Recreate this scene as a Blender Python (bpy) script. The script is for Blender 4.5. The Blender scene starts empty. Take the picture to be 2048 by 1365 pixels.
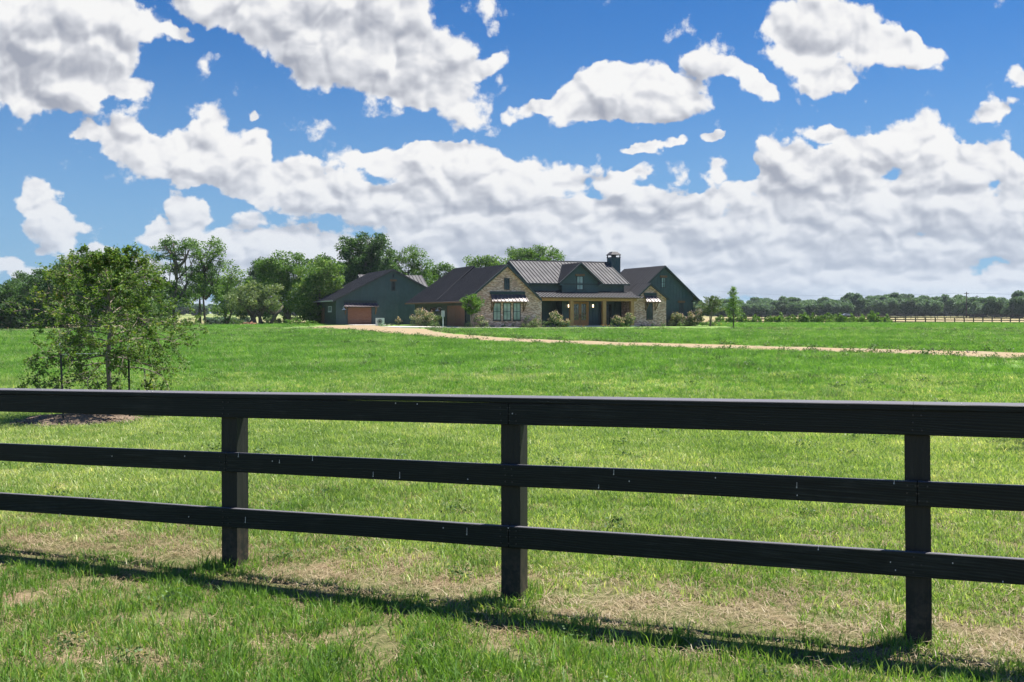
import bpy, math, random
import numpy as np
from mathutils import Vector
R = math.radians
random.seed(7); rng = np.random.default_rng(7)
sc = bpy.context.scene
# ------------------------------------------------------------------ camera
CAMZ = 1.9; F = 2000.0; CX = 1024.0; HY = 627.0
cam_d = bpy.data.cameras.new('camera'); cam = bpy.data.objects.new('camera', cam_d)
sc.collection.objects.link(cam); sc.camera = cam
cam.location = (0, 0, CAMZ); cam.rotation_euler = (R(90), 0, 0)
cam_d.sensor_width = 36; cam_d.lens = 36*F/2048; cam_d.shift_y = -(682.5-HY)/2048
cam_d.clip_start = .1; cam_d.clip_end = 20000
sc.view_settings.view_transform = 'Standard'; sc.view_settings.look = 'None'
sc.view_settings.gamma = 1; sc.view_settings.exposure = 1.42
sc.cycles.max_bounces = 6; sc.cycles.transparent_max_bounces = 8
sc.cycles.diffuse_bounces = 3; sc.cycles.glossy_bounces = 2; sc.cycles.transmission_bounces = 4
# ------------------------------------------------------------------ sun
SUN_EL = R(64); SUN_H = Vector((.84, .54))
sdir = Vector((SUN_H.x*math.cos(SUN_EL), SUN_H.y*math.cos(SUN_EL), math.sin(SUN_EL))).normalized()
ld = bpy.data.lights.new('sun', 'SUN'); ld.energy = 5.0; ld.angle = R(.53); ld.color = (1, .955, .88)
lo = bpy.data.objects.new('sun', ld); sc.collection.objects.link(lo)
lo.rotation_euler = sdir.to_track_quat('Z', 'Y').to_euler(); lo.location = (0, 0, 50)
# ------------------------------------------------------------------ node helper
class NT:
    def __init__(s, tree): s.t = tree; s.n = tree.nodes; s.l = tree.links
    def new(s, typ, **kw):
        nd = s.n.new(typ)
        for k, v in kw.items(): setattr(nd, k, v)
        return nd
    def put(s, sock, v):
        if v is None: return
        if isinstance(v, bpy.types.NodeSocket): s.l.new(v, sock)
        else:
            if isinstance(v, (tuple, list)) and len(sock.default_value) == 4 and len(v) == 3: v = tuple(v)+(1,)
            sock.default_value = v
    def m(s, op, a, b=None, c=None, clamp=False):
        nd = s.new('ShaderNodeMath', operation=op, use_clamp=clamp)
        for i, v in enumerate((a, b, c)): s.put(nd.inputs[i], v)
        return nd.outputs[0]
    def vm(s, op, a, b=None, scale=None):
        nd = s.new('ShaderNodeVectorMath', operation=op)
        s.put(nd.inputs[0], a)
        if b is not None: s.put(nd.inputs[1], b)
        if scale is not None: s.put(nd.inputs['Scale'], scale)
        return nd.outputs['Value'] if op in ('DOT_PRODUCT', 'LENGTH') else nd.outputs[0]
    def mix(s, f, a, b, mode='MIX'):
        nd = s.new('ShaderNodeMix', data_type='RGBA', blend_type=mode)
        s.put(nd.inputs[0], f); s.put(nd.inputs[6], a); s.put(nd.inputs[7], b)
        return nd.outputs[2]
    def noise(s, vec, scale, detail=3, rough=.55, lac=2, dist=0, col=False):
        nd = s.new('ShaderNodeTexNoise')
        if vec is not None: s.put(nd.inputs['Vector'], vec)
        nd.inputs['Scale'].default_value = scale; nd.inputs['Detail'].default_value = detail
        nd.inputs['Roughness'].default_value = rough; nd.inputs['Lacunarity'].default_value = lac
        nd.inputs['Distortion'].default_value = dist
        return nd.outputs[1] if col else nd.outputs[0]
    def ramp(s, f, stops, interp='LINEAR'):
        nd = s.new('ShaderNodeValToRGB'); s.put(nd.inputs[0], f); e = nd.color_ramp.elements
        nd.color_ramp.interpolation = interp
        while len(e) < len(stops): e.new(.5)
        for el, (p, c) in zip(e, stops):
            el.position = p; el.color = tuple(c)+(1,) if len(c) == 3 else c
        return nd.outputs[0]
    def rng(s, v, a, b, c=0, d=1, smooth=False):
        nd = s.new('ShaderNodeMapRange'); nd.clamp = True
        if smooth: nd.interpolation_type = 'SMOOTHSTEP'
        s.put(nd.inputs[0], v)
        for i, x in enumerate((a, b, c, d)): s.put(nd.inputs[i+1], x)
        return nd.outputs[0]
# ------------------------------------------------------------------ world: Nishita sky with cumulus
w = bpy.data.worlds.new('World'); sc.world = w; w.use_nodes = True
T = NT(w.node_tree); T.n.clear()
sky = T.new('ShaderNodeTexSky', sky_type='NISHITA', sun_disc=False)
sky.sun_elevation = SUN_EL; sky.sun_rotation = math.atan2(SUN_H.x, SUN_H.y)
sky.air_density = 1.0; sky.dust_density = .35; sky.ozone_density = 2.4
BLOBS = [  # centre x, y, radius x, y (in 1/1000 of the distance over two), lean
 (-1.00,.60,.24,.15,0),(-.90,.49,.25,.11,-10),(-.99,.47,.22,.09,0),(-.79,.45,.10,.03,-5),(-.77,.60,.10,.045,-25),(-.86,.56,.15,.11,0),
 (-.60,.61,.16,.06,-12),(-.50,.58,.20,.09,-14),(-.36,.57,.24,.12,-20),(-.24,.53,.22,.13,-25),(-.15,.48,.16,.10,-30),(-.20,.445,.10,.04,-15),
 (-.40,.49,.12,.055,-20),(-.28,.63,.2,.08,0),(-.04,.50,.055,.03,30),(-.68,.56,.05,.02,-30),
 (-.86,.362,.05,.028,10),(-.785,.355,.085,.055,-15),(-.73,.31,.11,.055,-25),(-.64,.325,.09,.07,-20),(-.595,.395,.06,.06,20),(-.54,.33,.07,.05,-10),
 (-.61,.292,.15,.062,-16),(-.47,.272,.16,.068,-14),(-.37,.245,.16,.065,-16),(-.28,.22,.15,.05,-10),(-.52,.395,.03,.015,20),
 (-.17,.312,.16,.048,0),(-.15,.335,.08,.03,0),(-.24,.30,.10,.04,0),(-.07,.29,.07,.045,-20),
 (-.13,.235,.16,.065,0),(0.0,.26,.08,.065,0),(-.17,.19,.2,.065,0),(-.02,.19,.26,.08,0),(.17,.205,.25,.07,0),(.12,.277,.13,.04,-5),(.235,.277,.07,.022,20),
 (.32,.19,.18,.07,0),(.40,.135,.95,.075,0),(.10,.10,.6,.06,0),(.75,.075,.9,.06,0),(1.0,.05,.8,.06,0),(-.05,.06,.5,.07,0),
 (.545,.315,.065,.055,0),(.60,.285,.16,.075,15),(.81,.335,.14,.08,-10),(.71,.32,.12,.05,10),(.93,.305,.14,.04,-12),(.50,.23,.19,.08,15),(.68,.225,.28,.12,0),
 (.89,.19,.26,.10,0),(.42,.22,.12,.055,20),(1.02,.21,.2,.08,0),
 (.04,.405,.06,.03,25),(.09,.43,.07,.03,20),(.165,.455,.08,.06,20),(.18,.435,.13,.06,10),(.27,.44,.12,.07,-10),(.325,.425,.09,.045,-10),(.22,.41,.13,.035,0),
 (.375,.48,.055,.045,-40),(.44,.478,.07,.033,-15),(.495,.452,.045,.032,-40),
 (.575,.60,.085,.07,0),(.575,.54,.11,.07,10),(.66,.56,.12,.085,-10),(.74,.53,.12,.05,-8),(.81,.53,.085,.042,-15),(.625,.467,.065,.042,-5),
 (.625,.365,.065,.025,-10),(.405,.285,.045,.028,20),(.40,.35,.03,.016,0),(.26,.33,.06,.018,10),(.33,.353,.05,.02,20),(.96,.395,.12,.035,12),(1.02,.46,.05,.035,-20),
 (-.955,.225,.065,.055,-20),(-.915,.175,.06,.045,-30),(-1.01,.11,.045,.035,0),(-.80,.075,.28,.05,0),(-.93,.13,.05,.022,0),(-.82,.095,.09,.04,0),
 (-.655,.195,.065,.05,0),(-.59,.155,.16,.07,0),(-.43,.15,.08,.065,0),(-.40,.115,.13,.07,-15),(-.53,.10,.22,.07,0),(-.70,.15,.09,.035,0),(-.34,.08,.2,.06,0),
 (.3,.0,1.5,.11,0),(1.0,.0,1.0,.09,0),(-.7,.01,.5,.04,0),
]
def noise2(G, vec, scale, detail, rough, col=False):
    nd = G.new('ShaderNodeTexNoise', noise_dimensions='2D'); G.l.new(vec, nd.inputs['Vector'])
    nd.inputs['Scale'].default_value = scale; nd.inputs['Detail'].default_value = detail; nd.inputs['Roughness'].default_value = rough
    return nd.outputs[1] if col else nd.outputs[0]
def mask_group():           # where the clouds stand in the sky
    g = bpy.data.node_groups.new('cloud_mask', 'ShaderNodeTree')
    g.interface.new_socket('P', in_out='INPUT', socket_type='NodeSocketVector')
    g.interface.new_socket('S', in_out='OUTPUT', socket_type='NodeSocketFloat')
    G = NT(g); gi = G.new('NodeGroupInput'); go = G.new('NodeGroupOutput'); Pw = gi.outputs[0]; tot = None
    for (x, y, rx, ry, a) in BLOBS:
        mp = G.new('ShaderNodeMapping', vector_type='TEXTURE')
        G.l.new(Pw, mp.inputs[0])
        mp.inputs['Location'].default_value = (x, y, 0)
        mp.inputs['Rotation'].default_value = (0, 0, R(a))
        mp.inputs['Scale'].default_value = (rx*BS, ry*BS, 1)
        gr = G.new('ShaderNodeTexGradient', gradient_type='SPHERICAL'); G.l.new(mp.outputs[0], gr.inputs[0])
        tot = gr.outputs['Fac'] if tot is None else G.m('ADD', tot, gr.outputs['Fac'])
    G.l.new(tot, go.inputs[0]); return g
BS = .98
def puff_group():           # rounded cauliflower puffs with finer wisps
    g = bpy.data.node_groups.new('cloud_puffs', 'ShaderNodeTree')
    g.interface.new_socket('Q', in_out='INPUT', socket_type='NodeSocketVector')
    g.interface.new_socket('B', in_out='OUTPUT', socket_type='NodeSocketFloat')
    G = NT(g); gi = G.new('NodeGroupInput'); go = G.new('NodeGroupOutput'); Q = gi.outputs[0]
    wq = G.vm('ADD', Q, G.vm('SCALE', G.vm('SUBTRACT', noise2(G, Q, 8, 2, .5, True), (.5, .5, .5)), scale=.10))
    out = None
    for sc_, am in ((7, .62), (15, .30), (36, .10)):
        vo = G.new('ShaderNodeTexVoronoi', feature='SMOOTH_F1', voronoi_dimensions='2D'); vo.inputs['Smoothness'].default_value = .55; G.l.new(wq, vo.inputs['Vector']); vo.inputs['Scale'].default_value = sc_
        d_ = vo.outputs['Distance']; v = G.m('MULTIPLY', G.m('SUBTRACT', .36, G.m('MULTIPLY', d_, d_)), am)
        out = v if out is None else G.m('ADD', out, v)
    out = G.m('ADD', out, G.m('MULTIPLY', G.m('SUBTRACT', noise2(G, Q, 10, 3, .55), .5), .22))
    out = G.m('ADD', out, G.m('MULTIPLY', noise2(G, G.vm('MULTIPLY', wq, (1, 2.1, 1)), 3.2, 3, .5), .5))
    G.l.new(out, go.inputs[0]); return g
mg = mask_group(); pg = puff_group()
tc = T.new('ShaderNodeTexCoord'); sx = T.new('ShaderNodeSeparateXYZ'); T.l.new(tc.outputs['Generated'], sx.inputs[0])
yy = T.m('MAXIMUM', T.m('ABSOLUTE', sx.outputs[1]), .08)
pu = T.m('DIVIDE', T.m('MULTIPLY', sx.outputs[0], 2), yy); pv = T.m('DIVIDE', T.m('MULTIPLY', sx.outputs[2], 2), yy)
cp = T.new('ShaderNodeCombineXYZ'); T.l.new(pu, cp.inputs[0]); T.l.new(pv, cp.inputs[1]); P0v = cp.outputs[0]
qv = T.m('ADD', T.m('MULTIPLY', pv, .7), T.m('MULTIPLY', T.m('LOGARITHM', T.m('ADD', T.m('MAXIMUM', pv, -.1), .16), 2.718), .33))   # finer towards the horizon
cq = T.new('ShaderNodeCombineXYZ'); T.l.new(T.m('MULTIPLY', pu, 1.25), cq.inputs[0]); T.l.new(qv, cq.inputs[1]); Q0 = cq.outputs[0]
warp = T.vm('SCALE', T.vm('SUBTRACT', noise2(T, Q0, 5.5, 4, .6, True), (.5, .5, .5)), scale=.085)
Pw = T.vm('MULTIPLY', T.vm('ADD', P0v, warp), (1, 1, 0))
def grp(g, v):
    gn = T.new('ShaderNodeGroup'); gn.node_tree = g; T.l.new(v, gn.inputs[0]); return gn.outputs[0]
s0 = grp(mg, Pw); s1 = grp(mg, T.vm('ADD', Pw, (.012, .050, 0)))
b0 = grp(pg, Q0); b1 = grp(pg, T.vm('ADD', Q0, (.010, .022, 0)))
wis = T.m('MULTIPLY', T.m('SUBTRACT', noise2(T, Q0, 10, 9, .68), .5), .95)
d0 = T.m('ADD', T.m('ADD', T.m('MINIMUM', s0, .95), T.m('MULTIPLY', T.m('SUBTRACT', b0, .25), 1.35)), wis)
alpha = T.rng(d0, .43, .71, 0, 1, True)
relief = T.m('MULTIPLY', T.m('SUBTRACT', b0, b1), 2.9)
shade = T.m('SUBTRACT', T.rng(s1, .15, 1.3, 0, .44, True), T.m('MULTIPLY', T.m('SUBTRACT', noise2(T, T.vm('MULTIPLY', Q0, (1, 2.0, 1)), 3.6, 5, .6), .5), .95))
lit = T.m('ADD', T.m('SUBTRACT', .93, shade), relief)
lit = T.m('ADD', lit, T.rng(d0, .45, .9, .12, 0))
lit = T.m('MINIMUM', T.m('MAXIMUM', lit, 0), 1)
ccol = T.ramp(lit, [(0, (.40, .43, .51)), (.3, (.54, .565, .63)), (.6, (.74, .76, .81)), (.82, (.92, .925, .945)), (1, (1.0, 1.0, 1.0))])
el = T.m('MAXIMUM', sx.outputs[2], 0)
hz = T.rng(el, 0, .17, .62, 0, True)            # distant clouds sink into the horizon air
skyc = T.mix(1, sky.outputs[0], (.20, .475, .79), 'MULTIPLY')
skyc = T.mix(T.rng(el, 0, .30, .70, .0, True), skyc, (2.5, 4.0, 5.7))
ccol = T.mix(1, ccol, (7.0, 7.0, 7.0), 'MULTIPLY')
ccol = T.mix(hz, ccol, (4.1, 4.85, 5.9))
al2 = T.m('MULTIPLY', alpha, T.rng(el, 0, .03, .65, 1))
fin = T.mix(al2, skyc, ccol)
back = T.rng(sx.outputs[1], .0, -.6, .9, 1.5)      # sky behind the camera boosted as added fill for the shaded sides
fin = T.vm('SCALE', fin, scale=back)
bgn = T.new('ShaderNodeBackground'); T.l.new(fin, bgn.inputs[0]); bgn.inputs[1].default_value = .055
wo = T.new('ShaderNodeOutputWorld'); T.l.new(bgn.outputs[0], wo.inputs[0])
w.cycles.sampling_method = 'MANUAL'; w.cycles.sample_map_resolution = 256
# ------------------------------------------------------------------ terrain height
def ss(a, b, x): t = np.clip((np.asarray(x, float)-a)/(b-a), 0, 1); return t*t*(3-2*t)
_H = rng.random((256, 256))
def vnoise(x, y):
    x = np.asarray(x, float); y = np.asarray(y, float)
    xi = np.floor(x).astype(int); yi = np.floor(y).astype(int); fx = x-xi; fy = y-yi
    fx = fx*fx*(3-2*fx); fy = fy*fy*(3-2*fy); g = lambda a, b: _H[a % 256, b % 256]
    return (g(xi, yi)*(1-fx)+g(xi+1, yi)*fx)*(1-fy)+(g(xi, yi+1)*(1-fx)+g(xi+1, yi+1)*fx)*fy
def fbm(x, y, o=4):
    s = 0; a = .5; t = 0
    for i in range(o): s = s+a*vnoise(x*2**i+17*i, y*2**i+31*i); t += a; a *= .5
    return s/t
def tz(x, y):
    x = np.asarray(x, float); y = np.asarray(y, float)
    z = .4*ss(14, 95, y)-.5*ss(135, 195, y)+1.0*ss(210, 560, y)+.5*ss(600, 2500, y)
    left = 1-ss(-78, -26, x)
    z = z-left*(.25*ss(14, 95, y)+1.45*ss(50, 185, y)+1.0*ss(190, 330, y)-2.4*ss(380, 700, y))
    z = z-.2*ss(60, 100, x)*ss(120, 180, y)
    near = 1-ss(10, 30, y)
    z = z+(fbm(x*.45, y*.45, 3)-.5)*(.10*(1-near)+.06*near)*(1-ss(90, 102, y))
    return z
def tzf(x, y): return float(tz(x, y))
# ------------------------------------------------------------------ materials
def mat(name):
    m = bpy.data.materials.new(name); m.use_nodes = True; N = NT(m.node_tree); N.n.clear()
    out = N.new('ShaderNodeOutputMaterial'); return m, N, out
def principled(N, out, col, rough=.6, metal=0, spec=.5, normal=None, coat=0):
    b = N.new('ShaderNodeBsdfPrincipled'); N.put(b.inputs['Base Color'], col); N.put(b.inputs['Roughness'], rough)
    b.inputs['Metallic'].default_value = metal; b.inputs['Specular IOR Level'].default_value = spec
    b.inputs['Coat Weight'].default_value = coat
    if normal is not None: N.l.new(normal, b.inputs['Normal'])
    N.l.new(b.outputs[0], out.inputs[0]); return b
def bump(N, h, strength=.4, dist=.02):
    b = N.new('ShaderNodeBump'); b.inputs['Strength'].default_value = strength; b.inputs['Distance'].default_value = dist
    N.l.new(h, b.inputs['Height']); return b.outputs[0]
def objco(N): return N.new('ShaderNodeTexCoord').outputs['Object']
def wpos(N): return N.new('ShaderNodeNewGeometry').outputs['Position']
def paint(name, col, rough=.5, var=.25, scale=3, metal=0, spec=.5, stretch=(1, 1, 1)):
    m, N, out = mat(name); co = N.vm('MULTIPLY', objco(N), stretch)
    n = N.noise(co, scale, 5, .6)
    c = N.mix(N.rng(n, .3, .7), tuple(v*(1-var) for v in col), tuple(v*(1+var) for v in col))
    principled(N, out, c, N.rng(N.noise(co, scale*3, 3), .3, .7, rough-.08, rough+.1), metal, spec, bump(N, n, .15, .01)); return m
def leafmat(name, stops, trans=.4, rough=.55, nscale=.5):
    m, N, out = mat(name); at = N.new('ShaderNodeAttribute', attribute_name='rnd')
    oi = N.new('ShaderNodeObjectInfo')
    n = N.noise(wpos(N), nscale, 3)
    f = N.m('ADD', N.m('ADD', N.m('MULTIPLY', at.outputs['Fac'], .66), N.m('MULTIPLY', N.rng(n, .3, .7), .26)), N.m('MULTIPLY', N.m('SUBTRACT', oi.outputs['Random'], .35), .22))
    c = N.ramp(f, stops)
    d = N.new('ShaderNodeBsdfPrincipled'); N.l.new(c, d.inputs['Base Color']); d.inputs['Roughness'].default_value = rough
    d.inputs['Specular IOR Level'].default_value = .2
    t = N.new('ShaderNodeBsdfTranslucent'); N.l.new(N.mix(1, c, (1.25, 1.3, .5), 'MULTIPLY'), t.inputs[0])
    ms = N.new('ShaderNodeMixShader'); ms.inputs[0].default_value = trans
    N.l.new(d.outputs[0], ms.inputs[1]); N.l.new(t.outputs[0], ms.inputs[2]); N.l.new(ms.outputs[0], out.inputs[0]); return m
def woodmat(name, c1, c2, rough=.6, scale=2.5, axis=0, bstr=.25):
    m, N, out = mat(name); st = [9, 9, 9]; st[axis] = .7
    co = N.vm('MULTIPLY', objco(N), tuple(st)); n = N.noise(co, scale, 6, .62, dist=.6)
    c = N.ramp(n, [(.3, c1), (.7, c2)])
    principled(N, out, c, rough, 0, .4, bump(N, n, bstr, .01)); return m
M = {}
# leaves
M['oak'] = leafmat('oak_leaves', [(0, (0.033, 0.071, 0.021)), (.45, (0.074, 0.149, 0.035)), (.8, (0.140, 0.235, 0.056)), (1, (0.247, 0.298, 0.089))], 0.40)
M['oak_dark'] = leafmat('dark_oak_leaves', [(0, (0.021, 0.048, 0.019)), (.5, (0.048, 0.103, 0.033)), (.85, (0.093, 0.168, 0.054)), (1, (0.168, 0.209, 0.077))], 0.36)
M['oak_grey'] = leafmat('grey_oak_leaves', [(0, (0.045, 0.073, 0.034)), (.5, (0.102, 0.154, 0.066)), (.85, (0.180, 0.229, 0.106)), (1, (0.257, 0.278, 0.145))], 0.36)
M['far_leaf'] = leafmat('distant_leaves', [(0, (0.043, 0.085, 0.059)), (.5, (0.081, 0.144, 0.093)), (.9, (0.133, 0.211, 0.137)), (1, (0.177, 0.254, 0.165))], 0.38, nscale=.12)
M['sap_leaf'] = leafmat('young_oak_leaves', [(0, (0.035, 0.077, 0.019)), (.5, (0.081, 0.155, 0.033)), (.85, (0.149, 0.220, 0.045)), (.96, (0.273, 0.297, 0.071)), (1, (0.373, 0.238, 0.095))], .36, .6, 1.2)
M['lime_leaf'] = leafmat('bright_leaves', [(0, (.04, .10, .015)), (.6, (.10, .20, .03)), (1, (.20, .30, .06))], .4)
M['bush'] = leafmat('bush_leaves', [(0, (0.033, 0.065, 0.026)), (.6, (0.091, 0.156, 0.052)), (1, (0.169, 0.221, 0.091))], .3)
M['silver'] = leafmat('silver_leaves', [(0, (0.053, 0.082, 0.037)), (.6, (0.128, 0.164, 0.081)), (1, (0.256, 0.279, 0.162))], .3)
M['hedge'] = leafmat('hedge_leaves', [(0, (.05, .10, .025)), (.6, (.12, .22, .05)), (1, (.2, .3, .08))], .4)
M['pink'] = leafmat('pale_pink_petals', [(0, (.46, .22, .18)), (.5, (.66, .48, .42)), (1, (.80, .74, .70))], .3)
M['orange'] = leafmat('orange_petals', [(0, (.55, .16, .08)), (.5, (.65, .30, .16)), (1, (.75, .62, .40))], .3)
M['yellow'] = leafmat('yellow_petals', [(0, (.40, .34, .02)), (1, (.7, .6, .08))], .3)
M['bark'] = woodmat('bark', (.035, .028, .022), (.12, .10, .08), .9, 1.6, 2, .8)
M['bark_pale'] = woodmat('pale_bark', (.13, .10, .075), (.30, .25, .20), .85, 3, 2, .6)
M['bark_dead'] = woodmat('dead_bark', (.22, .19, .16), (.42, .38, .33), .9, 3, 2, .6)
# building
M['teal'] = paint('teal_siding', (.032, .060, .063), .5, .16, 1.2)
M['teal_side'] = paint('olive_siding', (.046, .066, .048), .55, .16, 1.2)
M['roof'] = paint('dark_metal_roof', (.056, .054, .058), .7, .06, .25, 0, .3)
M['awning'] = paint('awning_metal', (.105, .08, .086), .5, .06, .6, .1, .4)
M['trim'] = paint('dark_trim', (.022, .034, .034), .5, .15, 2)
M['cedar'] = woodmat('cedar_posts', (0.260, 0.124, 0.046), (0.546, 0.299, 0.117), .6, 2.5, 2)
M['cedar_dark'] = woodmat('dark_cedar', (.09, .045, .022), (.20, .11, .05), .65, 2.5, 0)
M['garage'] = woodmat('garage_wood', (.12, .048, .025), (.23, .098, .052), .55, 3, 0)
M['door'] = woodmat('entry_door_wood', (.30, .125, .035), (.50, .24, .08), .4, 3, 2)
M['white'] = paint('white_paint', (.72, .72, .70), .5, .06, 3)
M['grey'] = paint('grey_metal_box', (.42, .43, .42), .45, .08, 3)
M['blackm'] = paint('black_metal', (.018, .019, .02), .4, .2, 5)
M['concrete'] = paint('concrete', (.50, .46, .42), .85, .14, 1.5)
m, N, out = mat('window_glass')
b = principled(N, out, N.mix(N.rng(N.noise(objco(N), .9, 2), .35, .65), (.012, .018, .019), (.045, .06, .06)), .08, 0, .35); M['glass'] = m
m, N, out = mat('curtained_glass')
b = principled(N, out, N.mix(N.rng(N.noise(objco(N), .8, 2), .35, .65), (.12, .20, .15), (.34, .38, .33)), .08, 0, .8); M['glass_pale'] = m
m, N, out = mat('door_glass')
b = principled(N, out, N.mix(N.rng(N.noise(objco(N), 5, 3), .4, .62), (.012, .02, .012), (.16, .17, .05)), .06, 0, .8); M['glass_door'] = m
m, N, out = mat('mixed_brick')
co = objco(N); sep = N.new('ShaderNodeSeparateXYZ'); N.l.new(co, sep.inputs[0])
cb = N.new('ShaderNodeCombineXYZ'); N.l.new(N.m('ADD', sep.outputs[0], sep.outputs[1]), cb.inputs[0]); N.l.new(sep.outputs[2], cb.inputs[1])
br = N.new('ShaderNodeTexBrick'); N.l.new(cb.outputs[0], br.inputs['Vector'])
br.inputs['Color1'].default_value = (0, 0, 0, 1); br.inputs['Color2'].default_value = (1, 1, 1, 1); br.inputs['Mortar'].default_value = (.5, .5, .5, 1)
br.inputs['Scale'].default_value = 1; br.inputs['Brick Width'].default_value = .24; br.inputs['Row Height'].default_value = .085
br.inputs['Mortar Size'].default_value = .014; br.inputs['Bias'].default_value = 0
bc = N.ramp(br.outputs['Color'], [(0, (0.170, 0.074, 0.055)), (.3, (0.380, 0.158, 0.114)), (.5, (0.540, 0.266, 0.195)), (.72, (0.690, 0.405, 0.323)), (1, (0.820, 0.603, 0.532))])
bc = N.mix(N.rng(N.noise(co, .7, 3), .35, .65, 0, .18), bc, (.40, .20, .14))
bc = N.mix(br.outputs['Fac'], bc, (0.540, 0.409, 0.349))
principled(N, out, bc, .9, 0, .3, bump(N, br.outputs['Fac'], -.5, .01)); M['brick'] = m
# black stained fence boards
m, N, out = mat('black_stained_board')
co = objco(N); g1 = N.noise(N.vm('MULTIPLY', co, (.7, 8, 14)), 2.2, 7, .65, dist=1.3)
g2 = N.noise(N.vm('MULTIPLY', co, (1.5, 30, 60)), 2, 3, .5)
wv = N.new('ShaderNodeTexWave', wave_type='RINGS', rings_direction='Y'); N.put(wv.inputs['Vector'], N.vm('MULTIPLY', co, (.55, 1, 6)))
wv.inputs['Scale'].default_value = 3.5; wv.inputs['Distortion'].default_value = 9; wv.inputs['Detail'].default_value = 3; wv.inputs['Detail Scale'].default_value = .8
gr = N.m('ADD', N.m('MULTIPLY', g1, .6), N.m('MULTIPLY', wv.outputs['Fac'], .25)); gr = N.m('ADD', gr, N.m('MULTIPLY', g2, .2))
c = N.ramp(gr, [(.3, (.0022, .0044, .0040)), (.5, (.0045, .0078, .0068)), (.66, (.011, .016, .0135)), (.82, (.034, .038, .031))])
wt = N.noise(co, .9, 5, .7); c = N.mix(N.m('MULTIPLY', N.rng(wt, .50, .68, 0, .75), N.rng(g1, .45, .62)), c, (.040, .045, .038))
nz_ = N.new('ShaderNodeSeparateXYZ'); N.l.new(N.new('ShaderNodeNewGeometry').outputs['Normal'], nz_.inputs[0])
c = N.mix(N.rng(nz_.outputs[2], .6, .9, 0, .9), c, (.105, .10, .115))     # sky sheen on the board tops, painted in as a paler grey
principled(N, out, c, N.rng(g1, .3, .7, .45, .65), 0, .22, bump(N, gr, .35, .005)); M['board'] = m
m, N, out = mat('black_stained_post')
co = objco(N); g1 = N.noise(N.vm('MULTIPLY', co, (14, 14, .7)), 2.2, 7, .65, dist=1.0)
sp_ = N.new('ShaderNodeSeparateXYZ'); N.l.new(co, sp_.inputs[0])
c = N.ramp(g1, [(.3, (0.004, 0.006, 0.005)), (.6, (0.011, 0.013, 0.010)), (.85, (0.028, 0.029, 0.023))])
mud = N.m('MULTIPLY', N.rng(sp_.outputs[2], .02, .42, 1, 0), N.rng(N.noise(co, 14, 5, .7), .42, .62))
c = N.mix(N.m('MULTIPLY', mud, .75), c, (.075, .055, .038))
principled(N, out, c, .6, 0, .35, bump(N, g1, .5, .006)); M['post'] = m
m, N, out = mat('bird_dropping'); principled(N, out, (.5, .5, .46), .8); M['drop'] = m
M['far_board'] = paint('brown_fence_boards', (.030, .022, .018), .6, .3, 2)
# ground
FN = (.358, .933); FP = (.01, 6.6)
m, N, out = mat('meadow_ground')
wp = wpos(N); s_ = N.new('ShaderNodeSeparateXYZ'); N.l.new(wp, s_.inputs[0])
X, Y = s_.outputs[0], s_.outputs[1]
fd = N.m('SUBTRACT', N.m('ADD', N.m('MULTIPLY', X, FN[0]), N.m('MULTIPLY', Y, FN[1])), FP[0]*FN[0]+FP[1]*FN[1])
n1 = N.noise(wp, 1.3, 6, .6); n2 = N.m('ADD', N.m('MULTIPLY', N.noise(wp, 12, 6, .72), .5), N.m('MULTIPLY', N.noise(wp, 70, 4, .75), .5)); n3 = N.noise(wp, .16, 5, .6); n4 = N.noise(N.vm('MULTIPLY', wp, (1, .45, 1)), .9, 8, .78)
n5 = N.noise(N.vm('MULTIPLY', wp, (60, 60, 60)), 1, 3, .7)
soil = N.ramp(n2, [(.3, (0.078, 0.051, 0.030)), (.5, (0.177, 0.128, 0.079)), (.7, (0.354, 0.275, 0.178))])
thatch = N.ramp(n2, [(.3, (0.036, 0.045, 0.016)), (.5, (0.097, 0.101, 0.040)), (.72, (0.218, 0.193, 0.097))])
near = N.mix(N.rng(n1, .5, .66), thatch, soil)
far = N.ramp(n4, [(.28, (0.045, 0.101, 0.021)), (.45, (0.089, 0.169, 0.035)), (.6, (0.156, 0.236, 0.063)), (.78, (0.312, 0.338, 0.149))])
far = N.mix(N.rng(n3, .45, .68, 0, .4), far, (.14, .16, .055))
far = N.mix(N.rng(n5, .5, .75, 0, .35), far, (.26, .30, .11))
tan = N.ramp(N.noise(wp, .05, 5), [(.35, (0.186, 0.152, 0.078)), (.65, (0.260, 0.213, 0.117))])
far = N.mix(N.m('MULTIPLY', N.rng(Y, 186, 196), N.rng(Y, 300, 600, 1, .35)), far, tan)
col = N.mix(N.rng(Y, 9, 20), near, far)
nb = N.m('MULTIPLY', N.m('ADD', n2, n5), N.rng(Y, 6, 60, 1, .3))
principled(N, out, col, .95, 0, .1, bump(N, nb, .6, .03)); M['ground'] = m
m, N, out = mat('gravel'); wp = wpos(N)
n = N.noise(wp, 9, 5, .7); n_ = N.noise(wp, .6, 4, .6)
c = N.ramp(n, [(.3, (0.159, 0.111, 0.064)), (.55, (0.244, 0.197, 0.124)), (.75, (0.321, 0.295, 0.208))]); c = N.mix(N.rng(n_, .4, .65, 0, .55), c, (0.258, 0.167, 0.087))
rut = N.noise(N.vm('MULTIPLY', wp, (1, 1, 1)), 1.8, 5, .7); c = N.mix(N.rng(rut, .55, .7, 0, .5), c, (.13, .13, .06))
principled(N, out, c, .95, 0, .2, bump(N, n, .6, .03)); M['gravel'] = m
m, N, out = mat('bark_mulch'); n = N.noise(wpos(N), 30, 4, .7)
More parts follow.
